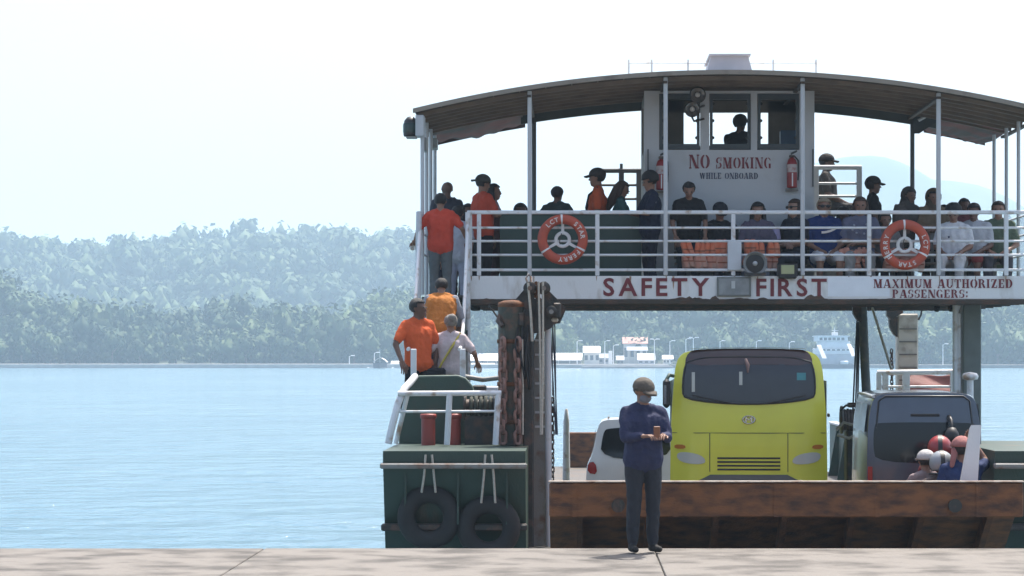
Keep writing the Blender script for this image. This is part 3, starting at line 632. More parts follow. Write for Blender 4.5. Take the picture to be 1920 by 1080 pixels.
# arched canopy
def arch_sheet(x0, x1, y0, y1, t, dz=0.0, n=40):
    mb = MB(); vs = []
    for i in range(n+1):
        x = x0+(x1-x0)*i/n; z = ARCH(x)+dz
        vs += [(x, y0, z), (x, y1, z), (x, y1, z-t), (x, y0, z-t)]
    fs_ = []
    for i in range(n):
        a = i*4
        for k in range(4): fs_.append((a+k, a+(k+1) % 4, a+4+(k+1) % 4, a+4+k))
    fs_ += [(0, 1, 2, 3), (n*4, n*4+3, n*4+2, n*4+1)]
    return mb.add(vs, fs_)
RL, RRt = -2.75, 7.95
roof = arch_sheet(RL, RRt, FY-.12, 49.0, .035).build('canopy_roof', ROOFT, fer)
for a, b in ((RL, -.98), (6.72, RRt)): arch_sheet(a, b, 49.0, 51.0, .035, n=14).build('canopy_rear_wing', ROOFT, roof)
for i in range(24):
    a = RL+.02+i*(RRt-RL-.04)/24; b = a+(RRt-RL-.04)/24-.012
    arch_sheet(a, b, FY-.08, 48.98, .02, -.037, 3).build('lining_board', ROOFU, roof)
arch_sheet(RL-.02, RRt+.02, FY-.18, FY-.121, .075, .02).build('roof_edge_trim', ROOFE, roof)
for k, y in enumerate((45.05, 45.55, 46.1, 46.7, 47.3, 47.9, 48.45)):
    arch_sheet(RL+.05, RRt-.05, y, y+.055, .07, -.058).build('roof_batten', BATTEN, roof)
arch_sheet(-1.02, 6.76, 48.9, 48.99, .19, -.058).build('rear_beam', mat('green_grey_beam', (.05, .062, .06), .6, var=.15), roof)
for a, b in ((RL+.05, -.98), (6.72, RRt-.05)):
    def tarpf(u, v, a=a, b=b):
        x = a+(b-a)*u; y = 48.3+2.75*v; return (x, y, ARCH(x)-.08-.05*math.sin(math.pi*v)-.022*math.sin(u*9+v*3+a)*math.sin(v*5)-.02*math.sin(u*31+v*6)*v-.05*v*math.sin(math.pi*u))
    MB().grid(tarpf, 40, 40).build('tarpaulin_lining', TARP, roof)
    arch_sheet(a, b, 50.98, 51.05, .10, -.03, 14).build('rear_wing_edge', mat('tarp_edge', (.07, .04, .035), .7, var=.2), roof)
for i, x in enumerate((-2.68, -.80, 1.52, 3.86, 6.18, 7.9)):
    z = ARCH(x); MB().box(x-.035, x+.035, FY-.05, 48.9, z-.17, z-.128).build('roof_beam', ROOFU, roof)
for (px, yb) in ((1001.5, 49.0), (1710, 49.0)):
    x = XX(px, yb); MB().cyl((x, yb-.05, PZ), (x, yb-.05, ARCH(x)-.06), .042, n=10).build('rear_post', POSTD, roof)
    sg = -1 if px < 1100 else 1
    MB().prism([(x, ARCH(x)-.1), (x+sg*.55, ARCH(x+sg*.55)-.1), (x+sg*.45, ARCH(x)-.2), (x+sg*.12, ARCH(x)-.42), (x, ARCH(x)-.42)] if sg > 0 else [(x, ARCH(x)-.1), (x-.16, ARCH(x)-.1), (x-.10, ARCH(x)-.24), (x, ARCH(x)-.3)], 'y', yb-.16, yb-.1).build('gusset_plate', mat('dark_gusset', (.035, .042, .048), .6, var=.15), roof)
a = P(1722, 226, 48.7); b = P(1756, 207, 48.6); MB().cyl(a, b, .03, n=6).build('brace_pipe', POST, roof)
# brackets and side light at the corner of the canopy
MB().box(XX(780, FY), XX(795.5, FY), FY-.16, FY+.35, ZZ(256, FY), ZZ(217, FY), bev=.01).build('light_board', mat('light_board', (.44, .45, .46), .5, var=.08), roof)
sl = MB().lathe([(.001, .0), (.115, 0), (.125, .03), (.125, .18), (.11, .27), (.06, .33), (.001, .345)], P(770, 256, FY+.05), 'z', 16).build('side_light', BLACK, roof)
MB().box(XX(762, FY), XX(781, FY), FY-.1, FY+.2, ZZ(259, FY), ZZ(256.3, FY)).build('side_light_shelf', GREYST, sl)
MB().lathe([(.128, .06), (.134, .08), (.134, .2), (.128, .22)], P(770, 256, FY+.05), 'z', 16).build('side_light_lens', glass('dark_lens', (.03, .05, .045), .1), sl)
MB().box(XX(789, FY), XX(799, FY), FY+.1, FY+.5, ZZ(282, FY), ZZ(256.5, FY), bev=.01).build('corner_bracket', GREYST, roof)
MB().box(XX(806, 48.6), XX(821, 48.6), 48.2, 48.7, ZZ(281, 48.6), ZZ(262, 48.6), bev=.01).build('corner_bracket', GREYST, roof)
# roof top rails, vent house
MB().prism([(XX(1321, 46), ARCH(2.6)+.002), (XX(1410, 46), ARCH(2.6)+.002), (XX(1400, 46), ZZ(110, 46)), (XX(1331, 46), ZZ(110, 46))], 'y', 45.6, 47.2).build('roof_vent_house', LILAC, roof)
MB().box(XX(1327, 46), XX(1404, 46), 45.5, 47.3, ZZ(110, 46)+.001, ZZ(107, 46)).build('vent_house_lid', LILAC, roof)
rr_ = MB().cyl((XX(1179, 46.4), 46.4, ZZ(118, 46.4)), (XX(1530, 46.4), 46.4, ZZ(118, 46.4)), .012, n=6).build('roof_rail', RAILW, roof)
for px in (1179, 1222, 1290, 1450, 1530): MB().cyl((XX(px, 46.4), 46.4, ARCH(XX(px, 46.4))), (XX(px, 46.4), 46.4, ZZ(112, 46.4)), .016, n=6).build('roof_rail_post', RAILW, rr_)
MB().lathe([(.05, 0), (.05, .05), (.14, .06), (.10, .13), (.001, .16)], (XX(1232, 46.2), 46.2, ARCH(XX(1232, 46.2))), 'z', 12).build('roof_ventilator', GREYST, roof)

# wheelhouse
WY0, WY1 = 46.5, 48.75
wx = lambda px: XX(px, WY0); wz = lambda py: ZZ(py, WY0)
wh = MB()
wh.box(wx(1208), wx(1527), WY0, WY0+.07, PZ, wz(281))                                           # front wall below the windows
wh.box(wx(1208), wx(1527), WY0, WY0+.07, wz(175), ARCH(FX)-.17)                                 # above
for a, b in ((1208, 1236), (1313, 1330), (1408, 1420), (1499, 1527)): wh.box(wx(a), wx(b), WY0, WY0+.07, wz(281)+.0, wz(175))
whb = wh.build('wheelhouse', WHEELW, fer)
for x in (wx(1208), wx(1527)-.05):
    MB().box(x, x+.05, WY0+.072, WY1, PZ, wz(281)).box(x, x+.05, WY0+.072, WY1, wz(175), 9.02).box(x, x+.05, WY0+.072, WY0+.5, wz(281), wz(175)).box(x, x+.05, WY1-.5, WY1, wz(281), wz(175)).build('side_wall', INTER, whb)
# rear wall with openings placed where light shows through
bx = lambda px: XX(px, WY1); bz = lambda py: ZZ(py, WY1)
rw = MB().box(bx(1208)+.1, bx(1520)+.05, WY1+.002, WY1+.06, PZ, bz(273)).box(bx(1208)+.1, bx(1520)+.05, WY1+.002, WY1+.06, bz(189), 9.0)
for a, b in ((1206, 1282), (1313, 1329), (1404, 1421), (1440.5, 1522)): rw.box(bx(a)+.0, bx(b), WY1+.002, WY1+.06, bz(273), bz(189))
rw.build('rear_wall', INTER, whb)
for i, (a, b) in enumerate(((1237, 1312), (1331, 1407), (1421, 1498))):
    fr = MB(); z0, z1 = wz(279.5), wz(176)
    fr.box(wx(a), wx(a)+.05, WY0-.012, WY0+.06, z0, z1).box(wx(b)-.05, wx(b), WY0-.012, WY0+.06, z0, z1).box(wx(a)+.05, wx(b)-.05, WY0-.012, WY0+.06, z0, z0+.09).box(wx(a)+.05, wx(b)-.05, WY0-.012, WY0+.06, z1-.10, z1)
    fo = fr.build('window', FRAMED, whb)
    for k in range(3):
        for sx in (wx(a)+.055, wx(b)-.055): MB().cyl((sx, WY0-.004, z0+.2+k*.3), (sx, WY0+.03, z0+.2+k*.3), .028, n=8).build('window_clamp', BLACK, fo)
MB().box(wx(1235), wx(1500), WY0+.1, WY0+.6, wz(281)-.1, wz(277)-.03, bev=.01).build('console', FRAMED, whb)
fit_text('lettering', stencil('NO SMOKING', [1.25, 1.25, 1, 1, 1, 1, 1, 1, 1, 1]), MAROON, whb, wx(1292), wx(1445), wz(316), wz(290), WY0-.008)
fit_text('lettering', stencil('WHILE ONBOARD'), NAVYL, whb, wx(1312), wx(1421), wz(335.5), wz(324), WY0-.008)
for px in (1215, 1524): MB().box(wx(px)-.012, wx(px)+.012, WY0-.03, WY0-.001, wz(350), wz(280)).build('door_edge_strip', POSTD, whb)
MB().tube([(wx(1363), WY0-.04, wz(160)), (wx(1375), WY0-.08, wz(150)), (wx(1383), WY0-.05, wz(158))], .035, 8).build('cable_loop', mat('brown_cable', (.09, .06, .05), .7, var=.2), whb)
# blue box and console things inside
o = MB().box(XX(1463, 47.5), XX(1492, 47.5), 47.4, 47.7, wz(281)-.06, ZZ(245, 47.5), bev=.01).build('blue_box', BLUEB); tag(o, 'blue plastic box on the wheelhouse console', 'box')

# deck furniture behind the railing
gp = MB().box(XX(937, 46.2), XX(1203, 46.2), 46.2, 46.25, PZ, ZZ(402, 46.2), bev=.008).build('bulkhead_panel', GREENP, fer)
for k in range(5): MB().box(XX(937, 46.2)+.1+k*.55, XX(937, 46.2)+.13+k*.55, 46.18, 46.198, PZ, ZZ(404, 46.2)).build('panel_stiffener', GREENP, gp)
MB().box(XX(937, 46.2), XX(1203, 46.2), 46.17, 46.27, ZZ(402, 46.2)+.001, ZZ(399, 46.2)).build('panel_cap', GREEN, gp)
def bench(x0, x1, y, label):
    t = thing('bench', ((x0+x1)/2, y, PZ), label, 'bench')
    for k in range(3): MB().box(x0, x1, y-.16+k*.125, y-.05+k*.125, PZ+.54, PZ+.585, bev=.006).build('seat_slat', mat('bench_wood', (.20, .17, .14), .7, var=.2), t)
    for k in range(3): MB().box(x0, x1, y+.25+.03*k, y+.28+.03*k, PZ+.66+k*.16, PZ+.79+k*.16, bev=.006).build('back_slat', mat('bench_wood', (.20, .17, .14), .7), t)
    for x in (x0+.15, (x0+x1)/2, x1-.15):
        MB().box(x-.025, x+.025, y-.14, y-.09, PZ, PZ+.538).box(x-.025, x+.025, y+.19, y+.24, PZ, PZ+1.08).box(x-.02, x+.02, y-.09, y+.19, PZ+.47, PZ+.537).build('leg', GREYST, t)
bench(XX(1265, 46.1), XX(1520, 46.1), 46.1, 'slatted deck bench in front of the wheelhouse wall')
bench(XX(1528, 46.1), XX(1690, 46.1), 46.1, 'slatted deck bench to the right of the wheelhouse corner')
bench(XX(1735, 46.0), XX(1880, 46.0), 46.0, 'slatted deck bench behind the white shirted passengers')
bench(XX(945, 47.2), XX(1110, 47.2), 47.2, 'slatted deck bench behind the green panel')
def back_rail(px0, px1, posts, ys, Y, m, label):
    t = MB().cyl((XX(px0, Y), Y, ZZ(ys[0], Y)), (XX(px1, Y), Y, ZZ(ys[0], Y)), .045, n=8).build('landing_rail', m, fer)
    for y_ in ys[1:]: MB().cyl((XX(px0, Y), Y, ZZ(y_, Y)), (XX(px1, Y), Y, ZZ(y_, Y)), .025, n=6).build('rail', m, t)
    for q in posts: MB().box(XX(q, Y)-.05, XX(q, Y)+.05, Y-.04, Y+.04, PZ, ZZ(ys[0], Y)+.02, bev=.01).build('post', m, t)
back_rail(1526, 1615, (1530, 1611), (314, 344, 368), 49.7, POST, '')
back_rail(1122, 1206, (1165, 1198), (320, 347, 373), 49.7, POSTD, '')
MB().box(XX(1522, 50), XX(1617, 50), 49.8, 51.9, 6.55, 6.62).box(XX(1522, 50), XX(1617, 50), 49.76, 49.8, PZ, 6.62).build('raised_landing', mat('landing', (.12, .125, .12), .7, var=.15), fer)
MB().cyl((XX(1165, 49.7), 49.7, ZZ(320, 49.7)), (XX(1165, 49.7), 49.7, ZZ(307, 49.7)), .03, n=6).build('rail_finial', POSTD, fer)

# stair from the bow platform up to the passenger deck
SY0, SZ0, SY1, SZ1 = 41.9, 3.20, FY+.3, PZ
def stz(y): return SZ0+(SZ1-SZ0)*(y-SY0)/(SY1-SY0)
st = MB().prism([(SY0, SZ0-.05), (SY1, SZ1-.05), (SY1, SZ1-.3), (SY0, SZ0-.3)], 'x', XL+.02, XL+.07).build('stair', GREEN, fer)
MB().prism([(SY0, SZ0-.05), (SY1, SZ1-.05), (SY1, SZ1-.3), (SY0, SZ0-.3)], 'x', SX0-.07, SX0-.03).build('stringer', GREEN, st)
NS = 11
for k in range(NS):
    y = SY0+(SY1-SY0)*(k+.5)/NS; z = SZ0+(SZ1-SZ0)*(k+1)/NS
    MB().box(XL+.075, SX0-.075, y-.17, y+.17, z-.05, z-.01, bev=.006).build('tread', DECK, st)
for x in (XL+.0, SX0+.0):
    MB().tube([(x, SY0-.25, ZZ(655, SY0)), (x, SY0+.4, ZZ(650, SY0)), (x, 43.3, stz(43.3)+.95), (x, SY1-.4, 6.75)], .03, 8).build('handrail', RAILW, st)
for px in (776, 868): MB().box(XX(px, 41.4)-.045, XX(px, 41.4)+.045, 41.3, 41.36, ZZ(708, 41.35), ZZ(654, 41.35), bev=.01).build('newel_post', RAILW, st)
MB().cyl((SX0, FY-.08, 3.2), (SX0, FY-.08, 6.95), .045, n=10).build('stair_post', RAILW, st)
MB().cyl((XL, 43.6, 3.15), (XL-.02, FY-.1, 6.95), .05, n=10).build('stair_post', POST, st)
MB().prism([(SY0+.1, 3.15), (SY1, 3.15), (SY1, SZ1-.31), (SY0+.1, SZ0-.31)], 'x', SX0-.03, SX0-.0).build('stair_side_plate', DARKST, st)
MB().box(XL+.1, SX0-.1, FY+.36, FY+.40, 3.15, 5.42).build('stair_back_plate', mat('stair_back_plate', (.04, .05, .045), .7, var=.2), st)
MB().box(XL, -.72, 42.2, 45.4, 3.05, 3.148).build('side_platform', DECK, fer)
MB().box(-1.0, -.75, 42.2, 45.4, DZ, 3.04).build('platform_leg', GREEN, fer)
# green bulwark with rounded shoulders below the stair
bp_ = []; Yb = 40.9
for i in range(13):
    a = math.pi*(1-i/12); bp_.append((0, 0))
prof = [(XX(748, Yb), 3.15), (XX(752, Yb), ZZ(745, Yb)), (XX(762, Yb), ZZ(728, Yb)), (XX(775, Yb), ZZ(713, Yb)), (XX(786, Yb), ZZ(708, Yb)), (XX(858, Yb), ZZ(707, Yb)), (XX(872, Yb), ZZ(712, Yb)), (XX(884, Yb), ZZ(726, Yb)), (XX(890, Yb), ZZ(745, Yb)), (XX(892, Yb), 3.15)]
bk = MB().prism(prof[::-1], 'y', Yb, Yb+.06).build('bow_bulwark', GREEN, fer)
MB().tube([(x, Yb+.03, z+.012) for x, z in prof[1:-1]], .022, 6).build('bulwark_edge', mat('worn_green_edge', (.12, .16, .13), .6, var=.2), bk)
MB().box(XX(892, Yb)+.005, -.74, Yb+.1, Yb+.14, 3.15, ZZ(748, Yb)).build('bulwark_panel', GREEN, bk)
# bow platform rails, painted white
Yr = 39.6
br = MB().tube([P(746, 738, Yr), P(940, 737, Yr)], .04, 8).build('bow_rail', RAILW, fer)
MB().tube([P(738, 772, Yr), P(940, 771, Yr)], .02, 6).build('rail', RAILW, br)
MB().tube([P(778, 706, Yr+1.2), P(770, 716, Yr+.6), P(757, 730, Yr+.1), P(746, 757, Yr), P(732, 812, Yr-.05), P(728, 832, Yr-.05)], .055, 8).build('raked_post', RAILW, br)
MB().tube([P(764, 740, Yr+.02), P(752, 790, Yr+.3), P(742, 832, Yr+.3)], .035, 8).build('raked_post', RAILW, br)
for px in (843, 934): MB().tube([P(px, 739, Yr), P(px-5, 834, Yr)], .045, 8).build('post', RAILW, br)
for px, Yq in ((803, 40.1), (851, 40.35)):
    c = P(px, 776, Yq); t = thing('mooring_bollard', (c.x, Yq, 3.15), 'dull red mooring bollard on the bow platform, '+('the one by the raked rail post' if px == 803 else 'the one by the upright rail post'), 'bollard', group='bow bollards')
    MB().lathe([(.105, 3.15), (.105, c.z-.08)], (c.x, Yq, 0), 'z', 16).build('shaft', REDB, t)
    MB().lathe([(.105, c.z-.08), (.125, c.z-.06), (.125, c.z-.015), (.11, c.z), (.001, c.z+.004)], (c.x, Yq, 0), 'z', 16).build('cap', REDB, t)
# winch with rope behind the platform
wn = thing('mooring_winch', (XX(905, 40.5), 40.5, 3.15), 'dark greasy winch with rope coils on the bow platform', 'winch')
for k in range(5): MB().torus((XX(884+k*9, 40.45), 40.45, ZZ(762, 40.45)), .13+.02*(k % 2), .028, 'x', 18, 8).build('rope_turn', mat('dark_rope', (.07, .075, .06), .9, var=.3, scale=20), wn)
MB().cyl((XX(874, 40.45), 40.45, ZZ(762, 40.45)), (XX(930, 40.45), 40.45, ZZ(762, 40.45)), .11, n=14).build('drum', DARKST, wn)
for px in (872, 928): MB().lathe([(.001, -.02), (.22, -.02), (.22, .02), (.001, .02)], (XX(px, 40.45), 40.45, ZZ(762, 40.45)), 'x', 18).build('flange', DARKST, wn)
MB().box(XX(872, 40.45), XX(930, 40.45), 40.3, 40.6, 3.15, ZZ(780, 40.45)).build('base', DARKST, wn)
MB().box(XX(886, 41.3), XX(912, 41.3), 41.2, 41.4, 3.15, ZZ(722, 41.3), bev=.02).build('motor_box', DARKST, wn)
o = MB().box(XX(896, 42.6), XX(935, 42.6), 42.4, 42.9, 3.15, ZZ(724, 42.6), bev=.02).build('deck_locker', WHITE); tag(o, 'white steel deck locker behind the bow winch', 'locker')
MB().tube([P(870, 706, 41.6), P(905, 712, 41.6), P(940, 708, 41.6)], .04, 6).build('pipe_rail', GREYST, br)

# ramp hoist tower on the left
ht = thing('ramp_hoist_tower', (-.95, 40, 3.15), 'dark ramp hoist tower with chains and pulleys beside the bow ramp', 'hoist tower')
Yt = 40.0
pc = MB().cyl(P(959.5, 815, Yt) - Vector((0, 0, .15)), P(959.5, 575, Yt), .205, n=18).build('chain_post', OLIVE, ht)
MB().lathe([(.205, 0), (.215, .02), (.2, .07), (.12, .10), (.001, .11)], P(959.5, 576, Yt), 'z', 18).build('post_cap', RUST, pc)
MB().tube([P(938, 590, Yt-.05), P(934, 602, Yt-.15), P(942, 612, Yt-.2)], .04, 7).build('post_hook', DARKST, pc)
MB().tube([P(936, 600, Yt), P(924, 582, Yt), P(916, 574, Yt), P(919, 571, Yt)], .014, 6).build('wire_hook', DARKST, pc)
for zz_ in (640, 720, 790): MB().lathe([(.207, -.03), (.222, -.03), (.222, .03), (.207, .03)], P(959.5, zz_, Yt), 'z', 18).build('post_band', RUST, pc)
def chain(x, y, z0, z1, parent, m=CHAINM, L=.20, r=.026, wd=.052):
    n = int((z1-z0)/(L*.78)); pts = [(wd*math.cos(a), 0, (L/2-wd)*(1 if math.sin(a) >= 0 else -1)+wd*math.sin(a)) for a in [2*math.pi*i/14 for i in range(14)]]
    mb = MB(); mb.tube(pts+[pts[0]], r, 6); me = mb.mesh('chain_link', m)
    off = wloc(parent)
    for k in range(n):
        o = bpy.data.objects.new('chain_link', me); COL.objects.link(o); o.parent = parent
        o.location = (x-off.x+random.uniform(-.006, .006), y-off.y, z0+(k+.5)*L*.78-off.z); o.rotation_euler = (0, random.uniform(-.08, .08), math.pi/2*(k % 2)+.5+random.uniform(-.2, .2))
for px in (943, 971): chain(XX(px, Yt-.25), Yt-.25, 3.2, ZZ(628, Yt-.25), pc)
chain(XX(1036, 40.1), 40.1, 1.9, ZZ(740, 40.1), pc, DARKST, .09, .012, .024)
MB().cyl((XX(1036, 40.1), 40.1, ZZ(742, 40.1)), (XX(1036, 40.1), 40.1, ZZ(604, 40.1)), .008, n=5).build('chain_hanger', DARKST, pc)
hb = MB().box(XX(981, Yt), XX(1001, Yt), Yt-.12, Yt+.12, 1.6, ZZ(580, Yt), bev=.02).build('dark_column', DARKST, ht)
hd = MB().prism([(XX(968, Yt), ZZ(600, Yt)), (XX(968, Yt), ZZ(573, Yt)), (XX(985, Yt), ZZ(548, Yt)), (XX(990, Yt), ZZ(530, Yt)), (XX(1000, Yt), ZZ(530, Yt)), (XX(1002, Yt), ZZ(560, Yt)), (XX(1016, Yt), ZZ(560, Yt)), (XX(1018, Yt), ZZ(528, Yt)), (XX(1024, Yt), ZZ(528, Yt)), (XX(1036, Yt), ZZ(560, Yt)), (XX(1040, Yt), ZZ(572, Yt)), (XX(1050, Yt), ZZ(574, Yt)), (XX(1050, Yt), ZZ(592, Yt)), (XX(1034, Yt), ZZ(615, Yt)), (XX(1020, Yt), ZZ(622, Yt)), (XX(985, Yt), ZZ(628, Yt)), (XX(972, Yt), ZZ(620, Yt))], 'y', Yt-.08, Yt+.2).build('sheave_head', DARKST, ht)
for px, pz_, r_ in ((994, 541, .10), (1020, 541, .10), (1034, 585, .09)):
    sh_ = MB().lathe([(.03, -.07), (r_, -.07), (r_*.82, -.02), (r_*.82, .02), (r_, .07), (.03, .07)], (XX(px, Yt), Yt-.17, ZZ(pz_, Yt)), 'y', 22).build('sheave', DARKST, hd)
    MB().cyl((XX(px, Yt), Yt-.3, ZZ(pz_, Yt)), (XX(px, Yt), Yt+.02, ZZ(pz_, Yt)), .035, n=10).build('axle', GREYST, hd)
for i in range(7): MB().cyl(P(1004+random.uniform(-6, 8), 531+i*5, Yt-.1), P(1004+random.uniform(-6, 8), 531+i*5, Yt-.02), .03, n=8).build('bolt', RUST, hd)
for (a0, a1, b0, b1) in ((1037, 1052, 568, 596), (972, 984, 586, 612), (1006, 1018, 566, 590)): MB().box(XX(a0, Yt), XX(a1, Yt), Yt-.2, Yt+.1, ZZ(b1, Yt), ZZ(b0, Yt), bev=.02).build('gear_case', DARKST, ht)
for q in (0, 1, 2): MB().tube([P(972+q*9, 610, Yt-.15), P(966+q*10, 650+q*14, Yt-.3), P(976+q*8, 690+q*20, Yt-.28), P(984+q*3, 640, Yt-.2)], .016, 6).build('hanging_hose', RUBBER, ht)
MB().prism([(XX(955, Yt), ZZ(575, Yt)), (XX(985, Yt), ZZ(540, Yt)), (XX(990, Yt), ZZ(600, Yt)), (XX(962, Yt), ZZ(596, Yt))], 'y', Yt+.0, Yt+.1).build('gusset', DARKST, ht)
MB().prism([(XX(1024, Yt), ZZ(540, Yt)), (XX(1062, Yt), ZZ(578, Yt)), (XX(1050, Yt), ZZ(606, Yt)), (XX(1020, Yt), ZZ(610, Yt))], 'y', Yt+.01, Yt+.11).build('gusset', DARKST, ht)
gc = MB().prism([(XX(1001, 40.2), 1.6), (XX(1001, 40.2), ZZ(640, 40.2)), (XX(1008, 40.2), ZZ(622, 40.2)), (XX(1020, 40.2), ZZ(600, 40.2)), (XX(1024, 40.2), 1.6)], 'y', 40.15, 40.4).build('grey_column', GREYST, ht)
for k in range(7): MB().box(XX(1003, 40.13), XX(1022, 40.13), 40.12, 40.148, ZZ(640+k*27, 40.13), ZZ(636+k*27, 40.13)).build('rung', POST, gc)
MB().cyl((XX(1029, 40.05), 40.05, 1.6), (XX(1027, 40.05), 40.05, ZZ(590, 40.05)), .05, n=10).build('grey_pole', POST, ht)
MB().box(XX(1034, Yt), XX(1047, Yt), Yt-.1, Yt+.2, ZZ(604, Yt), ZZ(596, Yt), bev=.02).build('shelf_bracket', BEIGE, ht)
for (a, b, r_) in (((990, 530), (998, 640), .020), ((1010, 528), (1014, 815), .018), ((1018, 528), (1016, 815), .018), ((979, 636), (980, 815), .016)):
    MB().tube([P(*a, Yt-.26), P((a[0]+b[0])/2+1, (a[1]+b[1])/2, Yt-.25), P(*b, Yt-.24)], r_, 6).build('hoist_rope', ROPE, ht)
for a, b in (((1031, 600), (1042, 815)), ((1036, 600), (1045, 815)), ((1040, 592), (1043, 815))): MB().tube([P(*a, Yt+.1), P(*b, Yt+.05)], .011, 5).build('hoist_cable', mat('blue_black_cable', (.03, .04, .06), .6, var=.2), ht)
MB().tube([P(990, 533, Yt-.1), P(986, 522, Yt-.05), P(991, 514, Yt), P(996, 520, Yt), P(996, 530, Yt-.05)], .016, 6).build('shackle', GREYST, ht)
MB().box(XX(960, Yt), XX(1040, Yt), Yt-.3, Yt+.5, DZ, 1.62).build('tower_foot', DARKST, ht)

# hoist gear on the right side, behind the superstructure
rt = thing('starboard_hoist_gear', (6.1, 52, DZ), 'beige steel hoist column with dark leaning pole under the passenger deck', 'hoist gear')
rt.name = 'hoist_gear'
Yq = 54.6
MB().box(XX(1683, Yq), XX(1722, Yq), Yq, Yq+.4, DZ, ZZ(588, Yq), bev=.03).build('beige_column', BEIGE, rt)
cgy = mat('column_mark', (.16, .15, .13), .7, var=.2)
for k in range(5): MB().box(XX(1686, Yq), XX(1719, Yq), Yq-.03, Yq-.002, ZZ(618+k*24, Yq), ZZ(615.5+k*24, Yq)).build('column_rung', cgy, rt)
MB().prism([(XX(1667, Yq), ZZ(594, Yq)), (XX(1683, Yq)-.002, ZZ(594, Yq)), (XX(1683, Yq)-.002, ZZ(632, Yq)), (XX(1675, Yq), ZZ(626, Yq)), (XX(1668, Yq), ZZ(612, Yq))], 'y', Yq, Yq+.2).build('black_knee', DARKST, rt)
MB().prism([(XX(1660, Yq), ZZ(572, Yq)), (XX(1690, Yq), ZZ(572, Yq)), (XX(1690, Yq), ZZ(587, Yq)), (XX(1668, Yq), ZZ(600, Yq)), (XX(1660, Yq), ZZ(592, Yq))], 'y', Yq-.3, Yq-.05).build('head_block', DARKST, rt)
MB().prism([(XX(1598, 48.5), ZZ(574, 48.5)), (XX(1614, 48.5), ZZ(574, 48.5)), (XX(1614, 48.5), ZZ(606, 48.5)), (XX(1605, 48.5), ZZ(598, 48.5)), (XX(1599, 48.5), ZZ(588, 48.5))], 'y', 48.4, 48.6).build('cable_guide', DARKST, rt)
MB().tube([P(1617, 572, 48.5), P(1622, 690, 48.4), P(1628, 800, 48.2), P(1630, 870, 48.1)], [.085, .085, .09, .1], 10).build('leaning_pole', mat('green_grey_pole', (.10, .115, .11), .6, col2=(.2, .17, .14), mix=(.55, .8), scale=6), rt)
for a, b in (((1607, 600), (1599, 770)), ((1611, 602), (1608, 775)), ((1609, 604), (1604, 772))): MB().tube([P(*a, 48.5), P(*b, 48.3), P(b[0]-1, 860, 48.3)], .016, 5).build('hanging_cable', mat('blue_black_cable', (.03, .04, .06), .6), rt)
MB().tube([P(1634, 572, 48), P(1671, 692, 48.3)], .024, 6).build('stay_rope', ROPE, rt)
MB().tube([P(1672, 590, Yq), P(1679, 583, Yq), P(1682, 590, Yq)], .02, 6).build('top_shackle', DARKST, rt)
MB().tube([P(1722, 600, Yq), P(1727, 590, Yq), P(1728, 583, Yq)], .02, 6).build('side_hook', DARKST, rt)
chain(XX(1672, 54.2), 54.2, 3.0, ZZ(650, 54.2), rt, DARKST, .10, .014, .028)
for q in rt.children:
    if q.name.startswith('lacing'): pass
# right support column, pipes, side platform with rails and tarpaulin
MB().box(XX(1806, 46), XX(1840, 46), 46, 46.35, DZ, 5.42, bev=.02).build('deck_column', mat('green_grey_column', (.13, .15, .14), .6, var=.12), fer)
for px, r_ in ((1793, .05), (1800, .04)): MB().cyl((XX(px, 46), 46.1, DZ), (XX(px, 46), 46.1, 5.42), r_, n=8).build('drain_pipe', RAILW, fer)
MB().tube([P(1800, 588, 45.9), P(1804, 572, 45.9), P(1790, 568, 45.9), P(1760, 569, 45.9)], .03, 6).build('bent_pipe', GREYST, fer)
Ys = 53.5
sp = MB().box(XX(1643, Ys), XR-.2, Ys, 55.6, 2.9, 3.0).build('side_platform', DECK, fer)
MB().box(XX(1650, Ys), XX(1660, Ys), Ys+.2, Ys+.4, DZ, 2.89).build('platform_leg', GREEN, sp)
MB().cyl(P(1645, 699, Ys), P(1798, 697, Ys), .055, n=8).build('top_rail', RAILW, sp)
MB().cyl(P(1645, 725, Ys), P(1798, 725, Ys), .025, n=8).build('rail', RAILW, sp)
for px, wd in ((1648, .05), (1660, .06), (1699, .07), (1790, .09)): MB().box(XX(px, Ys)-wd, XX(px, Ys)+wd, Ys-.05, Ys+.05, 3.0, ZZ(698, Ys), bev=.01).build('post', RAILW, sp)
tb = MB().grid(lambda u, v: (XX(1702, 54.1)+(XX(1790, 54.1)-XX(1702, 54.1))*u, 54.1-.25*math.sin(math.pi*v)+.04*math.sin(v*14+u*3), 3.0+(ZZ(704, 54.1)-3.0)*v+.02*math.sin(u*7)*v), 30, 24).build('tarpaulin_bundle', TARPR)
sol = tb.modifiers.new('t', 'SOLIDIFY'); sol.thickness = .08; tag(tb, 'red brown tarpaulin bundle behind the white side rail', 'tarpaulin')
o = MB().lathe([(.001, 0), (.17, 0), (.2, .06), (.2, .34), (.14, .42), (.14, .48), (.001, .5)], (XX(1672, 53.9), 53.9, 3.0), 'z', 16).build('drum', mat('dark_drum', (.08, .09, .075), .6, var=.25)); tag(o, 'dark drum standing beside the tarpaulin bundle', 'drum')
o = MB().sphere((XX(1686, 53.9), 53.9, 3.42), (.12, .12, .3), 12, 8, jit=.05).build('sack', mat('pale_sack', (.36, .26, .23), .8, var=.2)); tag(o, 'pale pinkish sack squeezed between drum and tarpaulin', 'sack')
vt = thing('mushroom_vent', (XX(1819, 43.5), 43.5, DZ), 'white mushroom ventilator on a post beside the grey column', 'ventilator')
c = P(1819, 702, 43.5)
MB().cyl((c.x, 43.5, DZ), (c.x, 43.5, c.z), .055, n=12).build('pipe', RAILW, vt)
MB().lathe([(.05, -.1), (.125, -.08), (.14, -.03), (.11, .02), (.001, .04)], c, 'z', 16).build('hood', RAILW, vt)
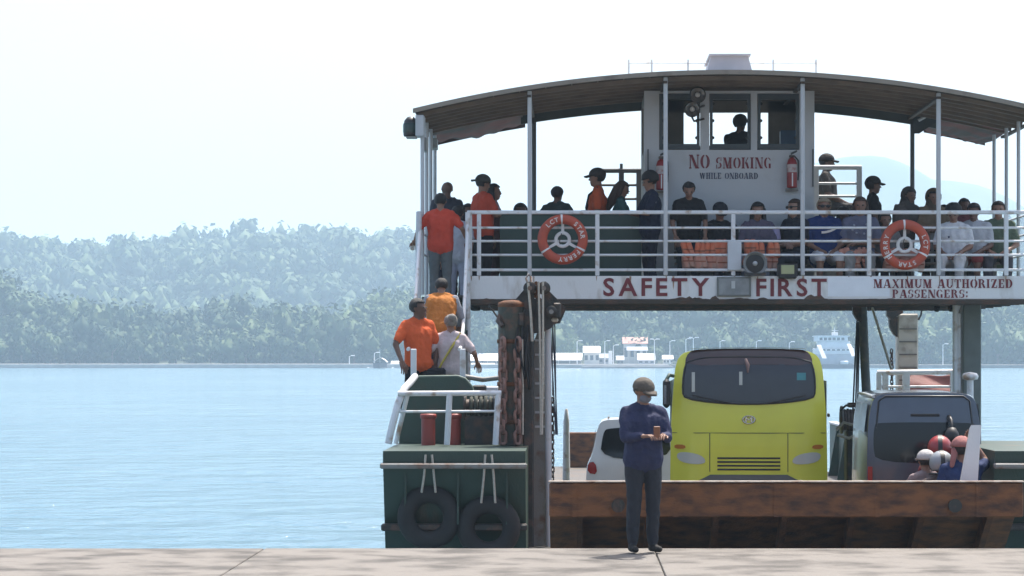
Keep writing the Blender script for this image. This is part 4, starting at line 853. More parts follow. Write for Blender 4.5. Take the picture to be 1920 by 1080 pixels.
MB().lathe([(.056, 0), (.085, .01), (.085, .06), (.056, .07)], P(1819, 765, 43.5), 'z', 12).build('collar', GREYST, vt)

# ================================================================== THINGS ON THE DECK
def life_ring(px, py, rot, label, words, cat='life ring'):
    Y = FY-.1; c = P(px, py, Y); t = thing('life_ring', (c.x, Y, c.z), label, cat)
    def mf(u):
        a = (u*360-rot) % 360
        return 1 if any(abs((a-k+180) % 360-180) < 4.5 for k in (90, 210, 330)) else 0
    MB().torus((0, 0, 0), .345, .083, 'y', 72, 14, matf=mf, squash=.8).build('ring_body', [RINGO, RINGW], t, local=True)
    br = MB().torus((0, .06, 0), .115, .03, 'y', 28, 8, squash=.5).build('bracket_hub', RINGW, t, local=True)
    for k in (90, 210, 330):
        a = R(k+rot*.0); d = Vector((math.cos(a), 0, math.sin(a))); o = Vector((0, .06, 0)); s_ = Vector((-d.z, 0, d.x))*.026; p0, p1 = o+d*.125, o+d*(.42 if k == 90 else .27); q = Vector((0, .012, 0))
        MB().add([p0-s_-q, p0+s_-q, p1+s_*.8-q, p1-s_*.8-q, p0-s_+q, p0+s_+q, p1+s_*.8+q, p1-s_*.8+q], [(0, 1, 2, 3), (4, 7, 6, 5), (0, 4, 5, 1), (1, 5, 6, 2), (2, 6, 7, 3), (3, 7, 4, 0)]).build('bracket_arm', RINGW, br, local=True)
    cord = MB().tube([(-.02, -.06, .1), (-.05, -.07, -.02), (-.045, -.07, -.09)], .008, 5).build('cord', DARKST, t, local=True)
    for word, amid, step in words:
        n = len(word)
        for i, ch in enumerate(word):
            a = R(amid-step*(i-(n-1)/2)); v, f = text_mesh(ch, .02); xs = [q[0] for q in v]; mx = (max(xs)+min(xs))/2; h = .075
            ca, sa = math.cos(a-math.pi/2), math.sin(a-math.pi/2); cx, cz = .345*math.cos(a), .345*math.sin(a)
            vs = [(cx+((q[0]-mx)*ca-(q[1]-.35)*sa)*h/.7, -.0705, cz+((q[0]-mx)*sa+(q[1]-.35)*ca)*h/.7) for q in v]
            MB().add(vs, f).build('letter', WHITEL, t, local=True, fix=False)
    return t
life_ring(1055, 449, 0, 'orange life ring hung on the rail in front of the green panel', (('LCT', 122, 14), ('STAR', 28, 14), ('FERRY', 292, 14)))
life_ring(1697, 459, 0, 'orange life ring hung on the rail in front of the seated passengers', (('LCT', 8, 15), ('STAR', 275, 14), ('FERRY', 188, 15)))

def jackets(px0, px1, py0, py1, Y, m, label, seed, n=4):
    rr = random.Random(seed); x0, x1 = XX(px0, Y), XX(px1, Y); z0, z1 = ZZ(py1, Y), ZZ(py0, Y); k = 0
    for r_ in range(2):
        for i in range(n):
            w_ = (x1-x0)/n; h_ = (z1-z0)/2; cx = x0+(i+.5)*w_+rr.uniform(-.03, .03); cz = z0+(r_+.5)*h_+rr.uniform(-.025, .025); ja = rr.uniform(-.35, .35); jp = rr.uniform(0, 6); yj = rr.uniform(-.04, .04)
            t = thing('life_jacket', (cx, Y, cz-h_/2), label[0]+(', in the upper row' if r_ else ', in the lower row'), 'life jacket', group=label[1]+(' upper row' if r_ else ' lower row'))
            for sg in (-1, 1):
                def fn(u, v, sg=sg):
                    a = 2*math.pi*u; b = math.pi*(v-.5); e = lambda q: math.copysign(abs(q)**.55, q)
                    ux, uz = sg*w_*.24+w_*.36*e(math.cos(a))*e(math.cos(b))+.02*math.sin(7*u+jp+4*v), h_*.68*e(math.sin(b))+.022*math.sin(9*u+jp+i+5*v); return (cx+ux*math.cos(ja)-uz*math.sin(ja), Y+yj+.11*e(math.sin(a))*e(math.cos(b)), cz+ux*math.sin(ja)+uz*math.cos(ja))
                MB().grid(fn, 16, 10).build('foam_panel', m if r_ else LJP, t)
            MB().box(cx-w_*.5, cx+w_*.5, Y+yj-.114, Y+yj-.108, cz-.012, cz+.012).build('strap', mat('jacket_strap', (.26, .09, .05), .8, var=.2), t)
jackets(1282, 1364, 457, 503, 45.35, LJ, ('bright orange life jacket in the pile under the bench', 'orange jackets on the deck'), 1, 4)
jackets(1392, 1458, 457, 500, 45.4, LJ, ('orange life jacket in the pile behind the horn loudspeaker', 'orange jackets by the horn'), 2, 3)
jackets(1578, 1632, 470, 500, 45.4, LJP, ('faded salmon life jacket piled by the second bench', 'faded jackets on the deck'), 3, 3)
jackets(1660, 1730, 472, 503, 45.4, LJP, ('faded life jacket piled behind the hanging life ring', 'jackets behind the life ring'), 4, 3)

# horn loudspeaker and floodlight on the rail
c = P(1416, 494, FY-.14); t = thing('horn_loudspeaker', (c.x, c.y, c.z-.2), 'grey horn loudspeaker fixed to the lower rail', 'loudspeaker')
MB().lathe([(.05, .28), (.06, .2), (.10, .1), (.185, .0), (.205, -.012), (.205, .0), (.17, .05)], c, 'y', 28).build('horn', mat('horn_grey', (.20, .205, .2), .5, var=.15), t)
MB().lathe([(.001, .02), (.13, .03), (.165, .035)], c, 'y', 24).build('horn_throat', BLACK, t)
MB().lathe([(.001, -.02), (.03, -.01), (.045, .03)], c, 'y', 14).build('horn_cone', mat('horn_tip', (.4, .4, .4), .4, var=.1), t)
MB().lathe([(.001, .40), (.07, .39), (.075, .28), (.05, .27)], c, 'y', 16).build('driver', DARKST, t)
MB().box(c.x-.18, c.x+.18, c.y-.02, c.y+.12, ZZ(515, FY)-.02, ZZ(515, FY)+.03).build('bracket', DARKST, t)
c = P(1477, 507, FY-.12); t = thing('floodlight', (c.x, c.y, c.z-.15), 'black framed floodlight with yellowish glass below the rail', 'floodlight')
MB().box(c.x-.155, c.x+.155, c.y, c.y+.1, c.z-.14, c.z+.115, bev=.02).build('housing', BLACK, t)
MB().box(c.x-.11, c.x+.11, c.y-.008, c.y-.001, c.z-.06, c.z+.09).build('glass', YGLASS, t)
for sg in (-1, 1): MB().box(c.x+sg*.165-.01, c.x+sg*.165+.01, c.y+.02, c.y+.11, c.z-.1, c.z+.12).build('yoke', BLACK, t)
for k in range(5): MB().box(c.x-.13, c.x+.13, c.y+.101, c.y+.12, c.z-.1+k*.045, c.z-.09+k*.045).build('cooling_fin', BLACK, t)
# searchlights and extinguishers on the wheelhouse
for i, (px, py, r_, dy, lb) in enumerate(((1308, 178, .145, -.42, 'large round searchlight in front of the wheelhouse window'), (1298, 205, .14, -.3, 'lower round searchlight with its back turned by the wheelhouse window'))):
    Yl = WY0+dy; c = P(px, py, Yl); t = thing('searchlight', (c.x, Yl, c.z), lb, 'searchlight')
    MB().lathe([(.001, .2), (.08, .19), (r_*.9, .08), (r_, .0), (r_, -.02), (r_*.85, -.025)], c, 'y', 24).build('drum', DARKST, t)
    MB().lathe([(.001, .03), (r_*.5, .01), (r_*.86, -.02)], c, 'y', 20).build('reflector', mat('dull_reflector', (.16, .15, .14), .25, metal=.6, var=.2, scale=8), t)
    MB().sphere((c.x, Yl-.02, c.z), .045, 10, 8).build('bulb', mat('bulb', (.5, .46, .42), .3, var=.1), t)
    MB().tube([(c.x, Yl+.1, c.z-r_*.9), (c.x+.04, Yl+.2, c.z-r_-.05), (wx(1320), WY0, c.z-r_)], .02, 6).build('bracket', DARKST, t)
def extinguisher(px, py0, py1, Y, label):
    z0, z1 = ZZ(py1, Y), ZZ(py0, Y); x = XX(px, Y); t = thing('fire_extinguisher', (x, Y, z0), label, 'extinguisher'); h = z1-z0
    MB().lathe([(.001, 0), (.085, .01), (.092, .03), (.092, h*.62), (.07, h*.72), (.03, h*.78), (.001, h*.78)], (x, Y, z0), 'z', 18).build('cylinder', REDEXT, t)
    MB().lathe([(.0935, h*.40), (.0935, h*.60)], (x, Y, z0), 'z', 18).build('label_band', mat('extinguisher_label', (.42, .36, .34), .6, col2=(.3, .1, .1), mix=(.5, .7), scale=10), t)
    MB().box(x-.01, x+.01, Y-.1, Y-.094, z0+.03, z0+h*.38).build('white_stripe', RINGW, t)
    MB().box(x-.05, x+.05, Y-.03, Y+.03, z0+h*.78, z0+h*.84, bev=.01).build('valve', DARKST, t)
    MB().prism([(x-.02, z0+h*.84), (x+.09, z0+h*.92), (x+.09, z0+h*.97), (x-.02, z0+h*.9)], 'y', Y-.015, Y+.015).build('handle', BLACK, t)
    MB().tube([(x+.04, Y, z0+h*.82), (x+.11, Y, z0+h*.7), (x+.115, Y, z0+h*.4), (x+.105, Y, z0+h*.2)], .014, 6).build('hose', BLACK, t)
    MB().box(x-.11, x+.11, Y+.0, Y+.12, z0-.04, z0-.005).build('wall_bracket', GREYST, t)
extinguisher(1485, 279, 353, WY0-.14, 'red fire extinguisher on the wheelhouse wall right of the no smoking notice')
extinguisher(1240, 281, 357, WY0-.14, 'red fire extinguisher half hidden by the canopy post at the wheelhouse corner')

# ================================================================== PEOPLE
SK = mat('skin_brown', (.22, .115, .075), .55, var=.08, scale=12); SKD = mat('skin_dark', (.12, .062, .042), .55, var=.08, scale=12); SKL = mat('skin_light_brown', (.30, .17, .12), .55, var=.06, scale=12)
HAIR = mat('black_hair', (.012, .010, .010), .6, var=.3, scale=60, bump=.6, bscale=120); HAIRB = mat('brown_hair', (.05, .028, .02), .6, var=.3, scale=60, bump=.6, bscale=120); HAIRG = mat('grey_hair', (.20, .18, .16), .7, var=.3, scale=60, bump=.6, bscale=120); HAIRL = mat('bleached_hair', (.32, .25, .17), .7, var=.3, scale=60, bump=.6, bscale=120)
EYE = mat('eye_dark', (.012, .009, .008), .3, var=.05); LIP = mat('lips', (.17, .06, .05), .5, var=.05)
_cl = {}
def cloth(col, var=.10):
    k = tuple(round(c, 3) for c in col)
    if k not in _cl: _cl[k] = mat('cloth_%d' % len(_cl), col, .8, var=var, scale=7, bump=.9, bscale=14, spec=.2)
    return _cl[k]
def tcap(p0, r0, p1, r1, n=10):
    p0 = np.array(p0, float); p1 = np.array(p1, float); d = p1-p0; L = np.linalg.norm(d); d = d/L if L > 1e-6 else np.array([0, 0, 1.0])
    u = np.cross(d, [0.3, 0.9, 0.2]); u /= np.linalg.norm(u); v = np.cross(d, u); V = [p0-d*r0]; 
    rings = []
    for ang in (-60, -30, 0): rings.append((p0+d*r0*math.sin(R(ang)), r0*math.cos(R(ang))))
    for ang in (0, 30, 60): rings.append((p1+d*r1*math.sin(R(ang)), r1*math.cos(R(ang))))
    for c, r in rings:
        for i in range(n):
            a = 2*math.pi*i/n; V.append(c+u*r*math.cos(a)+v*r*math.sin(a))
    V.append(p1+d*r1); Fc = [(0, 1+(i+1) % n, 1+i) for i in range(n)]
    for k in range(len(rings)-1):
        a = 1+k*n; Fc += [(a+i, a+(i+1) % n, a+n+(i+1) % n, a+n+i) for i in range(n)]
    a = 1+(len(rings)-1)*n; Fc += [(a+i, a+(i+1) % n, len(V)-1) for i in range(n)]
    return V, Fc
ARMS = {'down': ((.24, .02, 1.12), (.245, -.05, .87)), 'fold': ((.245, -.06, 1.13), (-.05, -.2, 1.10)), 'rail': ((.29, -.14, 1.17), (.27, -.42, 1.16)), 'up': ((.30, -.12, 1.45), (.17, -.16, 1.66)),
        'front': ((.225, -.10, 1.14), (.10, -.30, 1.16)), 'out': ((.33, .04, 1.18), (.40, -.12, 1.0)), 'reach': ((.27, -.25, 1.22), (.25, -.52, 1.25)), 'lap': ((.25, -.04, 1.12), (.10, -.26, 1.02)), 'back': ((.25, .12, 1.14), (.2, .05, .9))}
def person(label, loc, face=0, h=1.66, shirt=(.2, .2, .2), pants=(.05, .05, .06), skin=SK, hair='short', hairm=HAIR, hat=None, hatc=(.03, .03, .03), pose='stand', lean=0, arms=('down', 'down'), yaw=0, nod=0, long=False, shorts=False, w=1.0, trk=1, extra=None, armc=None, shoe=(.03, .028, .026), vest=None, group=None):
    k = h/1.70*PS
    root = thing('person', loc, label, 'person', rz=R(face), group=group)
    # joints, 1.70 m figure facing -Y
    pel = np.array([0, 0, .93]); up = {'ab': (0, .0, 1.06), 'chest': (0, .01, 1.28), 'neck': (0, .015, 1.45), 'head': (0, -.01, 1.59), 'shL': (.17*w, .01, 1.39), 'shR': (-.17*w, .01, 1.39)}
    for sd_, nm in ((1, 'L'), (-1, 'R')):
        A = ARMS[arms[0 if sd_ == 1 else 1]] if isinstance(arms[0 if sd_ == 1 else 1], str) else arms[0 if sd_ == 1 else 1]
        up['el'+nm] = (A[0][0]*sd_, A[0][1], A[0][2]); up['wr'+nm] = (A[1][0]*sd_, A[1][1], A[1][2])
    if pose == 'stand': leg = {'hip': (.09, 0, .90), 'kn': (.10, -.015, .49), 'an': (.105, .02, .085)}; drop = 0
    elif pose == 'stride': leg = None; drop = 0
    elif pose == 'climb': leg = None; drop = 0
    elif pose == 'sit': leg = {'hip': (.09, 0, .93), 'kn': (.13, -.42, .92), 'an': (.13, -.40, .51)}; drop = -.43
    else: leg = {'hip': (.10, 0, .93), 'kn': (.22, -.36, .80), 'an': (.20, -.14, .40)}; drop = -.05   # ride
    J = {}
    for n_, p in up.items():
        p = np.array(p, float); q = p-pel; a = R(lean); c_, s_ = math.cos(a), math.sin(a)
        J[n_] = pel+np.array([q[0], q[1]*c_-q[2]*s_, q[1]*s_+q[2]*c_])
    Lg = {}
    for sd_, nm in ((1, 'L'), (-1, 'R')):
        if leg: Lg[nm] = {a: np.array([b[0]*sd_, b[1], b[2]]) for a, b in leg.items()}
        elif pose == 'climb': Lg[nm] = {'hip': np.array([.09*sd_, 0, .90]), 'kn': np.array([.11*sd_, -.30 if sd_ == 1 else .0, .62 if sd_ == 1 else .49]), 'an': np.array([.11*sd_, -.22 if sd_ == 1 else .12, .29 if sd_ == 1 else .085])}
        else: Lg[nm] = {'hip': np.array([.09*sd_, 0, .90]), 'kn': np.array([.10*sd_, -.1*sd_, .49]), 'an': np.array([.10*sd_, -.12*sd_+.05, .085])}
    T = lambda p: (np.array(p)+np.array([0, 0, drop]))*k
    # head frame
    hc = T(J['head']); Mh = np.array((Matrix.Rotation(R(yaw), 3, 'Z') @ Matrix.Rotation(R(nod+lean*.35), 3, 'X')))
    H = lambda p: hc+Mh @ (np.array(p)*k)
    pr = []; tk_ = 4 if vest else 1
    def cap(a, ra, b, rb, m): pr.append((np.array(a, float), ra*k, np.array(b, float), rb*k, m))
    # 0 skin 1 shirt 2 trousers 3 shoes 4 vest
    cap(H((0, .022, .03)), .088, H((0, -.012, .02)), .080, 0); cap(H((0, -.02, -.02)), .070, H((0, -.048, -.078)), .040, 0)
    cap(H((0, -.094, .004)), .010, H((0, -.108, -.026)), .014, 0)
    for s_ in (-1, 1): cap(H((s_*.086, .012, .01)), .016, H((s_*.086, .012, -.02)), .014, 0)
    cap(T(J['neck']), .052, H((0, .015, -.05)), .052, 0)
    dn = lambda p, dx: T(np.array(p)+np.array([dx, 0, 0]))
    for s_ in (-1, 1):
        cap(dn(J['chest'], s_*.075*w), .124*w, dn(J['ab'], s_*.06*w), .120*w, tk_); cap(dn(J['ab'], s_*.06*w), .120*w, dn(pel-np.array([0, 0, .01]), s_*.065*w), .130*w, tk_)
        cap(dn(J['chest'], s_*.10*w), .088, T(J['shL' if s_ == 1 else 'shR']), .060, tk_)
    cap(T(J['chest']), .128*w, T(J['ab']), .126*w, tk_); cap(T(J['ab']), .126*w, T(pel), .132*w, tk_)
    cap(T((J['shL']+J['neck'])/2), .062, T((J['shR']+J['neck'])/2), .062, tk_); cap(T(J['neck']-np.array([0, 0, .05])), .072, T(J['chest']), .11, tk_)
    for nm in 'LR': cap(T(J['neck']-np.array([0, 0, .035])), .058, T(J['sh'+nm]+np.array([0, 0, .004])), .058, tk_)
    for nm, s_ in (('L', 1), ('R', -1)):
        sh, el, wr = J['sh'+nm], J['el'+nm], J['wr'+nm]; mid = sh+(el-sh)*.72
        cap(T(sh), .063, T(mid), .062, 1)
        if long: cap(T(mid), .058, T(el), .05, 1); cap(T(el), .05, T(el+(wr-el)*.9), .038, 1); cap(T(el+(wr-el)*.85), .03, T(wr), .028, 0)
        else: cap(T(mid), .043, T(el), .040, 0); cap(T(el), .040, T(wr), .028, 0)
        g = Lg[nm]; m_ = 2
        cap(T(g['hip']), .098*w, T(g['kn']), .070, 2)
        if shorts: cap(T(g['kn']), .056, T(g['an']), .038, 0)
        else: cap(T(g['kn']), .070, T(g['an']+np.array([0, 0, .03])), .056, 2)
        fwd = np.array([.02*s_, -.15, -.045]); cap(T(g['an']+np.array([0, .03, -.04])), .042, T(g['an']+fwd), .036, 3)
    for s_ in (-1, 1): cap(dn(pel-np.array([0, 0, .02]), s_*.05), .108*w, T(Lg['L' if s_ == 1 else 'R']['hip']), .10*w, 2)
    if extra:
        for e in extra: cap(T(e[0]), e[1], T(e[2]), e[3], e[4])
    V = []; Fc = []
    for a, ra, b, rb, m in pr:
        v, f = tcap(a, ra, b, rb); o_ = len(V); V += [tuple(q) for q in v]; Fc += [tuple(i+o_ for i in q) for q in f]
    me = bpy.data.meshes.new('tmp'); me.from_pydata(V, [], Fc); ob = bpy.data.objects.new('tmp', me); COL.objects.link(ob)
    md = ob.modifiers.new('r', 'REMESH'); md.mode = 'VOXEL'; md.voxel_size = .0155*PS; sm = ob.modifiers.new('s', 'SMOOTH'); sm.factor = .5; sm.iterations = 5
    PEOPLE.append((root, ob, pr, dict(shirt=shirt, pants=pants, skin=skin, shoe=shoe, vest=vest), [(T(J['el'+n]), T(J['wr'+n]), 1 if n == 'L' else -1) for n in 'LR'], H, k))
    # hair and headgear
    if hair:
        hb = MB(); keep = lambda c: not (c.y < -.035 and c.z < .035) and c.z > -.075 and not (c.y < -.01 and c.z < -.02)
        hb.sphere((0, .016, .034), (.098, .108, .098), 18, 14, keep=keep, jit=.035)
        if hair == 'long':
            for (a, ra, b, rb) in (((0, .06, .0), .085, (0, .085, -.20), .075), ((.075, .02, .02), .035, (.095, .0, -.22), .03), ((-.075, .02, .02), .035, (-.095, .0, -.22), .03), ((0, .085, -.2), .075, (0, .09, -.33), .04)):
                v, f = tcap(a, ra, b, rb); hb.add(v, f, 0, True)
        if hair == 'pony':
            v, f = tcap((0, .11, .05), .035, (0, .15, -.14), .022); hb.add(v, f, 0, True)
        if hair == 'bun': hb.sphere((0, .105, .075), .05, 12, 8, jit=.06)
        hb.v = [tuple(H(q)) for q in hb.v]; ho = hb.build('hair', hairm, root, local=True); sl_ = ho.modifiers.new('t', 'SOLIDIFY'); sl_.thickness = .012
    if hat:
        hb = MB(); hm_ = cloth(hatc)
        if hat in ('cap', 'capback'):
            sg = 1 if hat == 'cap' else -1
            hb.sphere((0, .012, .045), (.108, .118, .100), 20, 14, keep=lambda c: c.z > -.012)
            for zz in (.0, .008):
                hb.grid(lambda u, v, zz=zz: ((u-.5)*.17*(1-.35*v*v), .012-sg*(.10+.085*v*math.sqrt(max(0, 1-(2*u-1)**2*.55))), .042+zz-.022*v-.05*(u-.5)**2), 8, 4)
        elif hat == 'helmet':
            hb.sphere((0, .012, .03), (.138, .155, .145), 24, 18, keep=lambda c: c.z > -.10 and not (c.y < -.07 and c.z < .03 and c.z > -.085))
        elif hat == 'hood':
            hb.sphere((0, .03, .02), (.122, .128, .135), 18, 14, keep=lambda c: not (c.y < -.06 and c.z < .075), jit=.03)
            v, f = tcap((0, .05, -.05), .105, (0, .06, -.17), .13, 14); hb.add(v, f, 0, True)
        elif hat == 'towel':
            hb.sphere((0, .02, .035), (.113, .122, .105), 18, 12, keep=lambda c: c.z > -.01, jit=.06)
            v, f = tcap((.08, .05, .0), .04, (.12, .08, -.16), .025); hb.add(v, f, 0, True)
        elif hat == 'afro': hb.sphere((0, .025, .05), (.125, .125, .115), 18, 12, keep=lambda c: c.z > -.05 and not (c.y < -.06 and c.z < .0), jit=.06)
        hb.v = [tuple(H(q)) for q in hb.v]
        nm_ = {'cap': 'cap', 'capback': 'cap', 'helmet': 'helmet', 'hood': 'hood', 'towel': 'head_towel', 'afro': 'curly_hair'}[hat]
        if hat == 'helmet': hm_ = mat('helmet_%d' % int(hatc[0]*1000+hatc[2]*10), hatc, .4, var=.12, coat=.2)
        ho = hb.build(nm_, hm_ if hat != 'afro' else HAIR, root, local=True); sl_ = ho.modifiers.new('t', 'SOLIDIFY'); sl_.thickness = .01
        if hat == 'helmet':
            tb_ = MB().tube([(.137*math.cos(a_), .012+.154*math.sin(a_), -.095) for a_ in [i_*math.pi/10 for i_ in range(-2, 13)]], .013, 6); tb_.v = [tuple(H(q)) for q in tb_.v]; tb_.build('helmet_trim', BLACK, root, local=True)
            st_ = MB().grid(lambda u, v: ((u-.5)*.05, .012+.158*math.cos(math.pi*(v*.9-.1)), .03+.149*math.sin(math.pi*(v*.9-.1))), 2, 16); st_.v = [tuple(H(q)) for q in st_.v]; st_.build('helmet_stripe', BLACK, root, local=True)
            vb = MB().sphere((0, .012, .03), (.143, .161, .148), 24, 18, keep=lambda c: c.y < -.03 and -.09 < c.z < .045); vb.v = [tuple(H(q)) for q in vb.v]; vb.build('visor', mat('visor', (.03, .035, .04), .1, var=.05), root, local=True)
    return root, H, T
from mathutils import noise as mnoise
PEOPLE = []
def finish_people():
    bpy.context.view_layer.update(); dg = bpy.context.evaluated_depsgraph_get()
    for root, ob, pr, cl, hands, H, k in PEOPLE:
        me = bpy.data.meshes.new_from_object(ob.evaluated_get(dg)); tmp = ob.data; bpy.data.objects.remove(ob); bpy.data.meshes.remove(tmp)
        n = len(me.polygons); c = np.empty(n*3); me.polygons.foreach_get('center', c); c = c.reshape(-1, 3); best = np.full(n, 9.0); mi = np.zeros(n, int)
        for a, ra, b, rb, m in pr:
            d = b-a; L2 = max(d @ d, 1e-9); t = np.clip((c-a) @ d/L2, 0, 1); q = np.linalg.norm(c-a-t[:, None]*d, axis=1)-(ra+(rb-ra)*t); s = q < best; best[s] = q[s]; mi[s] = m
        nv = len(me.vertices); vs = np.empty(nv*3); me.vertices.foreach_get('co', vs); vs = vs.reshape(-1, 3)
        nrm = np.empty(nv*3); me.vertices.foreach_get('normal', nrm); nrm = nrm.reshape(-1, 3); cv = np.zeros(nv, bool)
        lp = np.empty(len(me.loops), int); me.loops.foreach_get('vertex_index', lp); lt = np.empty(n, int); me.polygons.foreach_get('loop_total', lt); cv[lp[np.repeat(np.isin(mi, (1, 2, 4)), lt)]] = True
        sd_ = Vector((root.location.x*3.1, root.location.y*1.7, 0))
        for i_ in np.nonzero(cv)[0]:                    # folds and creases in the cloth
            p_ = Vector(vs[i_]); q_ = Vector((p_.x*9+p_.z*4, p_.y*9, p_.z*6))+sd_
            vs[i_] += nrm[i_]*(1-abs(mnoise.noise(q_))*2.2)*.011*PS*(.4+abs(mnoise.noise(p_*2.2+sd_))*1.6)
        mb = MB(); mb.v = [tuple(q) for q in vs]; mb.f = [tuple(p.vertices) for p in me.polygons]; mb.m = mi.tolist(); mb.sm = [True]*n; bpy.data.meshes.remove(me)
        for el, wr, s_ in hands:                          # palm, four fingers and a thumb at each wrist
            d = wr-el; d /= np.linalg.norm(d); side = np.cross(d, [0, 0, 1.0]) if abs(d[2]) < .8 else np.cross(d, [0, -1.0, 0]); side /= np.linalg.norm(side); nr = np.cross(side, d)
            def seg(a, ra, b, rb):
                v, f = tcap(a, ra*k, b, rb*k, 6); mb.add(v, f, 0, True)
            for j in (-1, 0, 1): seg(wr+side*.022*j*k, .017, wr+d*.075*k+side*.026*j*k, .016)
            for j, ln in enumerate((.062, .072, .068, .052)):
                b0 = wr+d*.08*k+side*(-.033+.022*j)*k; b1 = b0+d*ln*.55*k-nr*.012*k; b2 = b1+d*ln*.35*k-nr*.03*k; seg(b0, .0095, b1, .009); seg(b1, .009, b2, .008)
            b0 = wr+d*.03*k-side*.03*k; b1 = b0+d*.03*k-side*.028*k-nr*.01*k; b2 = b1+d*.03*k-side*.004*k-nr*.015*k; seg(b0, .012, b1, .011); seg(b1, .011, b2, .009)
        for s_ in (-1, 1):
            o_ = len(mb.v); mb.sphere((0, 0, 0), (.015*k, .008*k, .0085*k), 8, 6, mi=5); mb.v[o_:] = [tuple(H((s_*.034, -.089, .012))+np.array(q)) for q in mb.v[o_:]]
        o_ = len(mb.v); mb.sphere((0, 0, 0), (.024*k, .008*k, .007*k), 8, 6, mi=6); mb.v[o_:] = [tuple(H((0, -.086, -.062))+np.array(q)) for q in mb.v[o_:]]
        mats = [cl['skin'], cloth(cl['shirt']), cloth(cl['pants']), cloth(cl['shoe']), cloth(cl['vest'] or (.3, .2, .1)), EYE, LIP]
        mb.build('body', mats, root, local=True, fix=False)

ORANGE2 = (.58, .10, .03); NAVY = (.012, .016, .035); BLK = (.014, .014, .016)
def dk(label, px, py, Y, face, shirt, pants, skin=SK, floor=None, **kw):
    """a passenger whose head top shows at (px, py), standing or seated on the deck"""
    fl = PZ if floor is None else floor; zt = ZZ(py, Y); cap_ = .035 if kw.get('hat') in ('cap', 'capback', 'helmet', 'hood', 'afro') else .012
    full = (zt-fl)/PS-cap_; f_ = {'sit': .762, 'ride': .97}.get(kw.get('pose'), 1.0); ln = math.cos(R(kw.get('lean', 0)))
    h = full/f_/(.55+.45*ln); hc_ = min(max(h, 1.48), 1.84); z = fl+(h-hc_)*f_*PS*(.55+.45*ln)
    return person(label, (XX(px, Y), Y, z), face, hc_, shirt, pants, skin, **kw)
def worn(o, h=1.68): o.scale = (h/1.7*PS,)*3; return o

# --- on and around the stair
dk('person in red orange shirt and grey trousers at the top of the stair, back turned', 826, 363, 45.0, 180, (.46, .055, .03), (.11, .12, .125), floor=stz(45.0), arms=('out', 'out'), w=1.04, nod=8, yaw=-10)
dk('bald dark person in dark shirt standing above the stair head', 838, 340, 47.2, 200, (.05, .055, .07), (.03, .03, .04), SKD, hair=None, yaw=10, w=1.05)
dk('dark haired person in white shirt and pale trousers standing beside the stair head', 858, 386, 46.0, 170, (.42, .43, .48), (.36, .38, .46), arms=('down', 'back'))
dk('dark haired woman behind the pale clothed one at the stair head', 878, 382, 46.9, 30, (.03, .03, .035), (.03, .03, .04), SKD, hair='long')
dk('person in orange vest and grey sleeves bending on the stair', 826, 522, 43.0, 180, (.26, .27, .30), (.03, .032, .04), floor=stz(43.0), pose='climb', lean=24, arms=('rail', 'rail'), w=1.14, long=True, nod=14, vest=(.40, .145, .03))
dk('person in bright orange polo shirt at the foot of the stair, holding the rail', 784, 560, 42.0, 30, ORANGE2, (.014, .014, .018), SKD, floor=3.2, arms=(((.26, .0, 1.13), (.22, -.02, .90)), ((.32, -.02, 1.15), (.30, -.16, .93))), yaw=40, w=.94)
_w, Hw, Tw = dk('woman in pale pink and white top climbing the stair with a yellow strapped bag', 845, 590, 42.2, 180, (.50, .42, .42), (.10, .10, .12), floor=3.24, hair='bun', hairm=HAIRG, arms=(((.3, .05, 1.16), (.34, -.12, 1.0)), ((.34, .02, 1.16), (.38, -.10, 1.02))), w=.98, yaw=15)
MB().tube([tuple(Tw(q)) for q in ((-.14, .03, 1.45), (-.02, .15, 1.25), (.12, .17, 1.02), (.2, .10, .86))], .02, 6).build('bag_strap', mat('yellow_strap', (.40, .33, .06), .7, var=.1), _w, local=True)
worn(MB().box(.06, .34, .06, .22, .70, .92, bev=.03).build('shoulder_bag', cloth((.02, .02, .025)), _w, local=True), 1.55)
# --- standing behind the rail
dk('person in orange shirt and dark trousers with a cap on backwards by the green panel', 905, 326, 46.3, 120, (.44, .06, .03), (.018, .018, .024), hat='capback', hatc=(.05, .05, .045), arms=('front', 'front'), nod=10, w=1.04)
dk('woman in dusty pink top half hidden behind the orange shirted person', 926, 346, 46.9, 80, (.20, .10, .10), (.10, .05, .06), hair='long')
dk('seated person with short dark hair behind the left part of the green panel', 976, 378, 47.1, 20, (.06, .06, .065), BLK, SKD, pose='sit', arms=('lap', 'lap'))
dk('dark clothed person with short hair leaning on the seat behind the life ring', 1045, 350, 46.9, 150, (.035, .05, .045), BLK, SKD, w=1.08, arms=('out', 'out'))
_o, Ho, To = dk('person in orange shirt and dark cap with a cross body strap, facing the stair', 1120, 314, 46.8, -95, (.47, .085, .03), BLK, hat='cap', hatc=(.045, .04, .038), w=1.02)
MB().tube([tuple(To(q)) for q in ((.12, .02, 1.46), (.10, -.10, 1.36), (.0, -.145, 1.2), (-.12, -.13, 1.05), (-.17, -.03, .96))], .028, 6).build('cross_strap', cloth((.02, .02, .022)), _o, local=True)
worn(MB().box(.10, .34, -.24, -.1, .98, 1.2, bev=.04).build('sling_bag', cloth((.025, .024, .026)), _o, local=True))
_g, Hg, Tg = dk('woman with glasses and tied brown hair in a teal top, facing the guard', 1166, 340, 46.7, 85, (.03, .085, .085), BLK, hair='long', hairm=HAIRB, arms=('front', 'front'), nod=22)
MB().tube([tuple(Hg(q)) for q in ((.06, -.09, .015), (.034, -.108, .012), (0, -.1, .014), (-.034, -.108, .012), (-.06, -.09, .015))], .006, 5).build('glasses', BLACK, _g, local=True)
